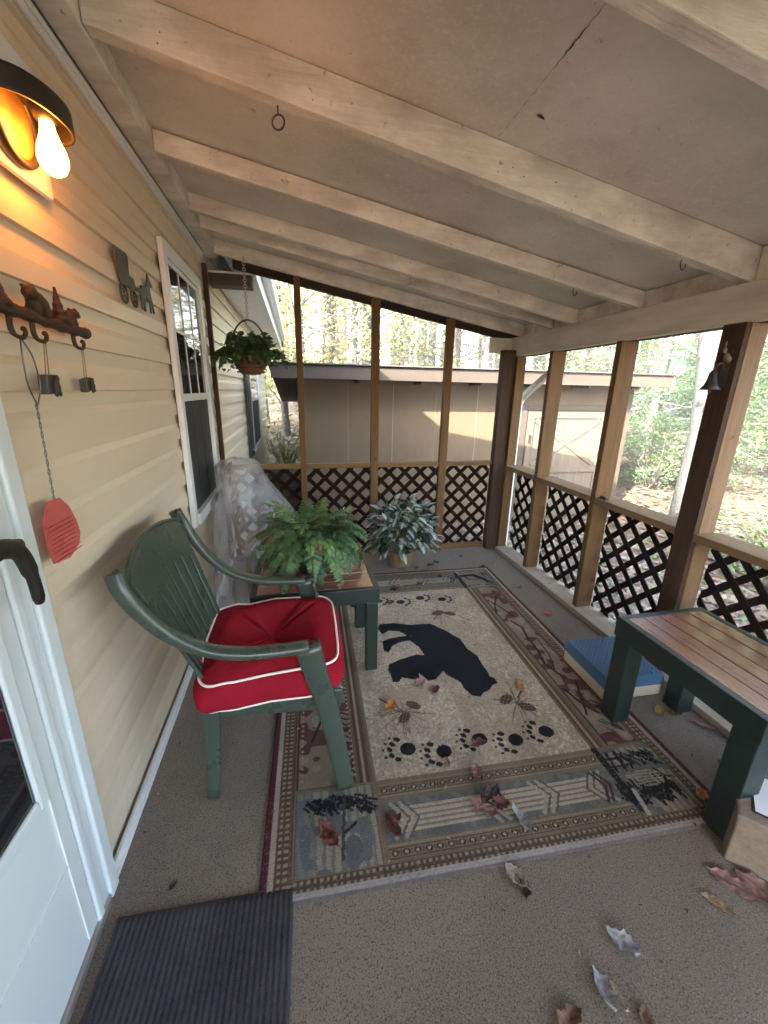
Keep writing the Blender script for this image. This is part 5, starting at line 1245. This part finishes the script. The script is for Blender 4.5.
# ------------------------------------------------------------------ trees
PAL = dict(yel=[(.46, .38, .14), (.40, .36, .15), (.36, .36, .14)], grn=[(.17, .26, .11), (.22, .31, .13), (.27, .34, .15)], org=[(.46, .26, .13), (.46, .34, .15), (.38, .17, .12)], hem=[(.11, .20, .09), (.15, .26, .12), (.20, .31, .15)])
def tree_meshes(kind, seed, H, r0, pal, nleaf, lsz, crown0, spread, tm):
    r_ = random.Random(seed); tk = MB(); lean = (r_.uniform(-.04, .04), r_.uniform(-.04, .04))
    def ax(t_): return V((lean[0] * H * t_ + .06 * math.sin(t_ * 5 + seed), lean[1] * H * t_ + .06 * math.cos(t_ * 4 + seed), H * t_))
    pts = [ax(k / 14) for k in range(15)]; tk.tube([V((0, 0, -.5))] + pts, [r0 * 1.35] + [r0 * (1 - .82 * (k / 14)) * (1.25 if k == 0 else 1) for k in range(15)], 10)
    tips = []
    nb_ = 26 if kind != 'hem' else 44
    for k in range(nb_):
        t_ = lerp(crown0, .97, (k + r_.random()) / nb_); az = 2.4 * k + r_.uniform(-.4, .4); p = ax(t_)
        L_ = spread * (1.0 - .65 * ((t_ - crown0) / (1 - crown0)) if kind == 'hem' else math.sin(math.pi * (.25 + .7 * (t_ - crown0) / (1 - crown0)))) * r_.uniform(.7, 1.15)
        el = r_.uniform(-.15, .1) if kind == 'hem' else r_.uniform(.2, .8); q = p.copy(); bp_ = [p.copy()]
        for i in range(6):
            q = q + V((math.cos(az) * math.cos(el), math.sin(az) * math.cos(el), math.sin(el))) * (L_ / 6); el += r_.uniform(-.12, .05) - (.05 if kind == 'hem' else 0); az += r_.uniform(-.15, .15); bp_.append(q.copy())
            if i >= 1: tips.append((q.copy(), az))
            if i in (2, 4):
                a2 = az + r_.choice((-1, 1)) * r_.uniform(.5, 1.0); q2 = q + V((math.cos(a2), math.sin(a2), r_.uniform(-.1, .3))) * (L_ * .3); tk.tube([q, q2], [r0 * .05, r0 * .02], 4); tips.append((q2, a2))
        tk.tube(bp_, [r0 * .22 * (1 - i / 7) + .004 for i in range(7)], 5)
    cr_ = MB()
    clump = [(t_, r_.choice(PAL[pal])) for t_ in tips]
    for k in range(nleaf):
        (c_, az), g = clump[r_.randrange(len(clump))]
        rad = .30 if kind == 'hem' else .42
        p = c_ + V((r_.gauss(0, rad), r_.gauss(0, rad), r_.gauss(0, rad * (.25 if kind == 'hem' else .6))))
        dd = V((r_.uniform(-1, 1), r_.uniform(-1, 1), r_.uniform(-.8, .4)))
        leafquad(cr_, p, dd, (r_.uniform(-.5, .5), r_.uniform(-.5, .5), 1), lsz * r_.uniform(.7, 1.4), lsz * r_.uniform(.5, .8) * (.45 if kind == 'hem' else 1), jit(g, r_, .3), .1, 1)
    return tk, cr_, tm
def plant_tree(proto_name, specs): return None
protos = {}
def proto(key, *a):
    tk, cr_, tm = tree_meshes(*a); protos[key] = (tk, cr_, tm)
    root = thing(key.split('-')[0], '', 'tree'); tk.build('trunk', tm, root, fix=False); cr_.build('crown', 'leaf_attr', root, fix=False); root.hide_render = False
    return root
kinds = {}
kinds['yel'] = proto('autumn_tree-a', 'bro', 1, 11, .17, 'yel', 9000, .125, .16, 2.6, 'trunk_grey')
kinds['yel2'] = proto('autumn_tree-b', 'bro', 2, 9, .13, 'yel', 8000, .12, .10, 2.2, 'trunk_pale')
kinds['org'] = proto('autumn_tree-c', 'bro', 3, 9.5, .14, 'org', 6500, .12, .14, 2.2, 'trunk_grey')
kinds['grn'] = proto('leafy_tree-a', 'bro', 4, 8, .12, 'grn', 8500, .12, .06, 2.2, 'trunk_grey')
kinds['hem'] = proto('evergreen_tree-a', 'hem', 5, 7.5, .13, 'hem', 11000, .13, .04, 2.3, 'trunk_grey')
kinds['pole'] = proto('bare_tree-a', 'bro', 6, 15, .20, 'yel', 1500, .17, .45, 2.2, 'trunk_pale')
LAB = {'yel': 'tall yellow-leaved autumn tree in the woods', 'yel2': 'slim pale-barked yellow autumn tree in the woods', 'org': 'orange-leaved autumn tree in the woods', 'grn': 'green leafy tree in the woods', 'hem': 'dense feathery evergreen in the woods', 'pole': 'tall pale bare trunk in the woods'}
SPOT = [ # kind, x, y, scale, place
 ('hem', 7.6, 7.6, .72, 'just right of the shed roof'), ('hem', 6.9, 5.9, .55, 'small one in front, right of the shed'), ('hem', 8.3, 4.2, .6, 'small one seen beside the bell post'), ('grn', 7.4, 2.9, .5, 'small one at the very right edge'), ('hem', 9.8, 5.6, .75, 'behind the pale leaning trunk'), ('yel2', 10.8, 4.2, .7, 'small one behind the bell post'), ('hem', 9.4, 9.6, .9, 'behind the one right of the shed roof'), ('grn', 8.6, 5.6, .62, 'right of the bell post'), ('hem', 11.5, 7.2, .8, 'seen between bell post and birch trunk'), ('grn', 6.9, 10.4, .85, 'directly behind the shed door'),
 ('yel2', 9.5, 3.6, .75, 'at the right edge of the opening'), ('org', 11.0, 5.0, .85, 'right of the bell post, farther back'), ('yel', 13.5, 9.5, 1.0, 'far behind the evergreens on the right'), ('org', 10.5, 12.5, 1.0, 'above the shed roof at its right end'), ('yel2', 14, 5.5, 1.0, 'far off at the right edge'),
 ('yel', 4.6, 12.0, 1.0, 'above the right half of the shed roof'), ('grn', 2.9, 11.5, 1.0, 'above the middle of the shed roof'), ('yel2', 1.5, 10.8, 1.0, 'between the middle end wall studs'), ('pole', .8, 12.2, 1.0, 'left of the middle end wall stud'), ('yel', .2, 11.2, .9, 'right of the first end wall stud'),
 ('yel2', -.3, 12.6, .9, 'in the gap between house and shed'), ('pole', 2.2, 13.8, 1.0, 'over the middle of the shed'), ('pole', 3.6, 14.5, 1.1, 'over the right part of the shed'), ('org', 5.8, 15.0, 1.1, 'far behind the corner post'), ('pole', 5.2, 11.0, .9, 'right behind the corner post'),
 ('grn', -1.0, 14.5, 1.0, 'far back by the house gutter'), ('org', 1.6, 16.0, 1.1, 'far back over the shed'), ('pole', 8.2, 13.0, 1.0, 'over the shed door'), ('pole', 12.2, 11.2, 1.0, 'far behind the tan studs'), ('yel', 17, 8, 1.1, 'farthest right'), ('hem', 12.5, 9.4, 1.1, 'tall one well behind the pale leaning trunk'), ('grn', 14.5, 7.6, 1.1, 'well behind the bell post'), ('hem', 15.5, 10.5, 1.2, 'far back behind the tan studs'), ('grn', 11.8, 13.6, 1.1, 'far back above the shed door'), ('grn', 15.5, 4.4, 1.0, 'far back at the right edge'), ('hem', 13.2, 3.2, .8, 'low at the right edge'), ('grn', 16.5, 12, 1.1, 'far back between the tan studs'),
 ('yel', 8.0, 17.5, 1.2, 'farthest behind the shed'), ('pole', 10.2, 8.4, .9, 'left of the birch trunk'), ('grn', -2.5, 17, 1.1, 'farthest left behind the house'), ('yel2', 12, 16, 1.1, 'deep behind the shed door'),
]
GN = {'yel': 'autumn trees beyond the porch', 'yel2': 'autumn trees beyond the porch', 'org': 'autumn trees beyond the porch', 'grn': 'green trees beyond the porch', 'hem': 'evergreens beyond the porch', 'pole': 'bare trunks beyond the porch'}
usedk = set()
for i, (k, x, y, s_, place) in enumerate(SPOT):
    o = kinds[k] if k not in usedk else copy_tree(kinds[k])
    usedk.add(k); o.location = (x, y, gz(x, y)); o.rotation_euler = (0, 0, i * 1.7); o.scale = (s_, s_, s_)
    tag(o, LAB[k] + ', ' + place, 'tree', GN[k])
for k in kinds:
    base = {'yel': 'autumn_tree', 'yel2': 'autumn_tree', 'org': 'autumn_tree', 'grn': 'leafy_tree', 'hem': 'evergreen_tree', 'pole': 'bare_tree'}[k]
for o in list(COL.objects):
    if '-' in o.name: o.name = o.name.split('-')[0]
# the thick pale trunk close to the porch
bt = thing('birch_tree', 'thick pale grey leaning trunk close to the porch, left of the bell post', 'tree', (5.75, 4.75, gz(5.75, 4.75)))
mb = MB(); p0 = V((5.75, 4.75, gz(5.75, 4.75) - .2)); top = V((5.45, 5.3, 9.0))
pts = [p0.lerp(top, k / 12) + V((.05 * math.sin(k), .05 * math.cos(k * 1.3), 0)) for k in range(13)]
mb.tube(pts, [.24 - .012 * k for k in range(13)], 16); mb.build('trunk', 'trunk_pale', bt, fix=False)
r_ = random.Random(33); mb = MB(); lf = MB()
for k in range(16):
    t_ = r_.uniform(.25, 1); p = p0.lerp(top, t_); az = r_.uniform(0, 6.28); q = p + V((math.cos(az), math.sin(az), r_.uniform(.1, .6))) * r_.uniform(.8, 2.2)
    mb.tube([p, p.lerp(q, .5) + V((0, 0, .1)), q], [.035, .022, .008], 6)
    for _ in range(60):
        c_ = p.lerp(q, r_.uniform(.4, 1.1)) + V((r_.gauss(0, .3), r_.gauss(0, .3), r_.gauss(0, .25))); leafquad(lf, c_, (r_.uniform(-1, 1), r_.uniform(-1, 1), r_.uniform(-1, .3)), (0, 0, 1), r_.uniform(.08, .14), r_.uniform(.06, .1), jit(r_.choice(PAL['org'] + PAL['yel']), r_, .3), .1, 1)
mb.build('limbs', 'trunk_pale', bt, fix=False); lf.build('crown', 'leaf_attr', bt, fix=False)
# low shrubs by the litter slope
def shrub(x, y, R_, H_, pal, n_, label, seed):
    t_ = thing('shrub', label, 'shrub', (x, y, gz(x, y)), 'shrubs on the slope beyond the porch'); r_ = random.Random(seed); s_ = MB(); l_ = MB(); z0 = gz(x, y)
    for k in range(26):
        az = r_.uniform(0, 6.28); q = V((x + math.cos(az) * R_ * r_.uniform(.3, 1), y + math.sin(az) * R_ * r_.uniform(.3, 1), z0 + H_ * r_.uniform(.4, 1)))
        p = V((x + r_.uniform(-.1, .1), y + r_.uniform(-.1, .1), z0 - .05)); s_.tube([p, p.lerp(q, .5) + V((0, 0, .12 * H_)), q], [.012, .008, .003], 5)
        for _ in range(n_ // 26):
            c_ = p.lerp(q, r_.uniform(.35, 1.1)) + V((r_.gauss(0, .12), r_.gauss(0, .12), r_.gauss(0, .1))) * R_; c_.z = max(c_.z, z0 + .02)
            leafquad(l_, c_, (r_.uniform(-1, 1), r_.uniform(-1, 1), r_.uniform(-.7, .5)), (0, 0, 1), r_.uniform(.05, .10), r_.uniform(.03, .06), jit(r_.choice(PAL[pal]), r_, .35), .1, 1)
    s_.build('stems', 'trunk_grey', t_, fix=False); l_.build('foliage', 'leaf_attr', t_, fix=False)
shrub(5.0, 3.0, 1.0, .9, 'grn', 1500, 'low green shrub just outside, right of the bell post', 1)
shrub(6.6, 6.4, 1.2, 1.3, 'grn', 1800, 'green shrub at the right end of the shed', 2)
shrub(7.2, 3.2, 1.3, 1.2, 'hem', 1800, 'dark green shrub at the right edge of the view', 3)
shrub(8.6, 4.4, 1.2, 1.0, 'yel', 1500, 'yellowing shrub on the slope behind the pale trunk', 4)
shrub(4.4, 1.9, .8, .7, 'hem', 1200, 'small dark shrub low behind the large table', 5)
shrub(-.25, 8.8, .9, 1.2, 'grn', 1500, 'green shrub in the gap between house and shed', 6)
# fallen log / stump
lgp = MB(); lgp.tube(crom([(5.6, 3.2, gz(5.6, 3.2) + .12), (6.3, 3.5, gz(6.3, 3.5) + .14), (7.2, 3.65, gz(7.2, 3.65) + .13)], 5), [.13, .125, .12, .12, .11, .11, .11, .10, .10, .10, .09], 12)
tag(lgp.build('fallen_log', 'trunk_grey', origin=(6.3, 3.5, gz(6.3, 3.5)), fix=False), 'grey fallen log on the leafy slope outside the lattice', 'log')
# leaf litter
r_ = random.Random(55); mb = MB()
for k in range(26000):
    u = r_.random() ** 1.6; a = r_.uniform(-.35, 1.75); rr0 = 1.0 + u * 15
    x, y = 1.6 + rr0 * math.cos(a), 2.4 + rr0 * math.sin(a)
    if x < 2.2 and y < 3.9: continue
    if .0 < x < 5.05 and SY - .1 < y < 8.3: continue
    if x < -.5: continue
    s_ = r_.uniform(.03, .065) * (1 + rr0 * .05); th = r_.uniform(0, 6.28); z_ = gz(x, y) + r_.uniform(.005, .03)
    c_ = jit(r_.choice([(.19, .13, .10), (.17, .10, .08), (.24, .19, .145), (.12, .08, .06), (.25, .175, .155), (.20, .18, .11), (.11, .15, .07)]), r_, .3)
    cs, sn = math.cos(th), math.sin(th); t1, t2 = r_.uniform(-.4, .4) * s_, r_.uniform(-.4, .4) * s_
    mb.add([(x + s_ * cs, y + s_ * sn, z_ + t1), (x - .6 * s_ * sn, y + .6 * s_ * cs, z_ + t2), (x - s_ * cs, y - s_ * sn, z_ - t1 * .5), (x + .6 * s_ * sn, y - .6 * s_ * cs, z_)], [(0, 1, 2, 3)], c_)
tag(mb.build('leaf_litter', 'litter', fix=False), 'carpet of fallen brown leaves on the forest floor', 'leaf litter', kind='stuff')
# far wood: one mass
r_ = random.Random(66); mb = MB(); tr = MB()
for k in range(120):
    a = r_.uniform(-.25, 1.95); d_ = r_.uniform(19, 38); x, y = d_ * math.cos(a), d_ * math.sin(a); z_ = gz(x, y); H_ = r_.uniform(9, 17); lx, ly = r_.uniform(-.6, .6), r_.uniform(-.6, .6); rr0 = r_.uniform(.10, .24)
    tr.tube([(x, y, z_ - .4), (x + lx * .5, y + ly * .5, z_ + H_ * .5), (x + lx, y + ly, z_ + H_)], [rr0, rr0 * .7, rr0 * .2], 7, jit((.26, .235, .21), r_, .35))
for k in range(46000):
    a = r_.uniform(-.25, 1.95); d_ = r_.uniform(17, 36); x, y = d_ * math.cos(a), d_ * math.sin(a); z_ = gz(x, y) + r_.random() ** 1.2 * 12
    if mnoise.noise(V((x * .35, y * .35, z_ * .35))) < -.08: continue
    n_ = mnoise.noise(V((x * .2 + 7, y * .2, z_ * .2))); pal = 'grn' if n_ > .15 else ('yel' if n_ > -.2 else 'org'); s_ = r_.uniform(.10, .24)
    leafquad(mb, (x, y, z_), (r_.uniform(-1, 1), r_.uniform(-1, 1), r_.uniform(-.8, .4)), (0, 0, 1), s_, s_ * .7, jit(r_.choice(PAL[pal]), r_, .35), .1, 1)
mb.add(tr.v, tr.f, tr.c, True)
tag(mb.build('far_woods', 'leaf_attr', fix=False), 'far autumn woods rising behind the nearer trees', 'woods', kind='stuff')

mb = MB(); mb.box(-13, 46, -12, 46, -4.5, 19); hz = mb.build('haze', 'litter'); hz.data.materials.clear()
hm = bpy.data.materials.new('haze_air'); hm.use_nodes = True; hn = hm.node_tree.nodes; hn.remove(hn['Principled BSDF'])
pv = hn.new('ShaderNodeVolumePrincipled'); pv.inputs['Color'].default_value = (.95, .97, 1, 1); pv.inputs['Density'].default_value = .0065
hm.node_tree.links.new(pv.outputs[0], hn['Material Output'].inputs['Volume']); hz.data.materials.append(hm); tag(hz, 'pale autumn haze in the air', 'haze', kind='stuff')
sc.cycles.volume_bounces = 0
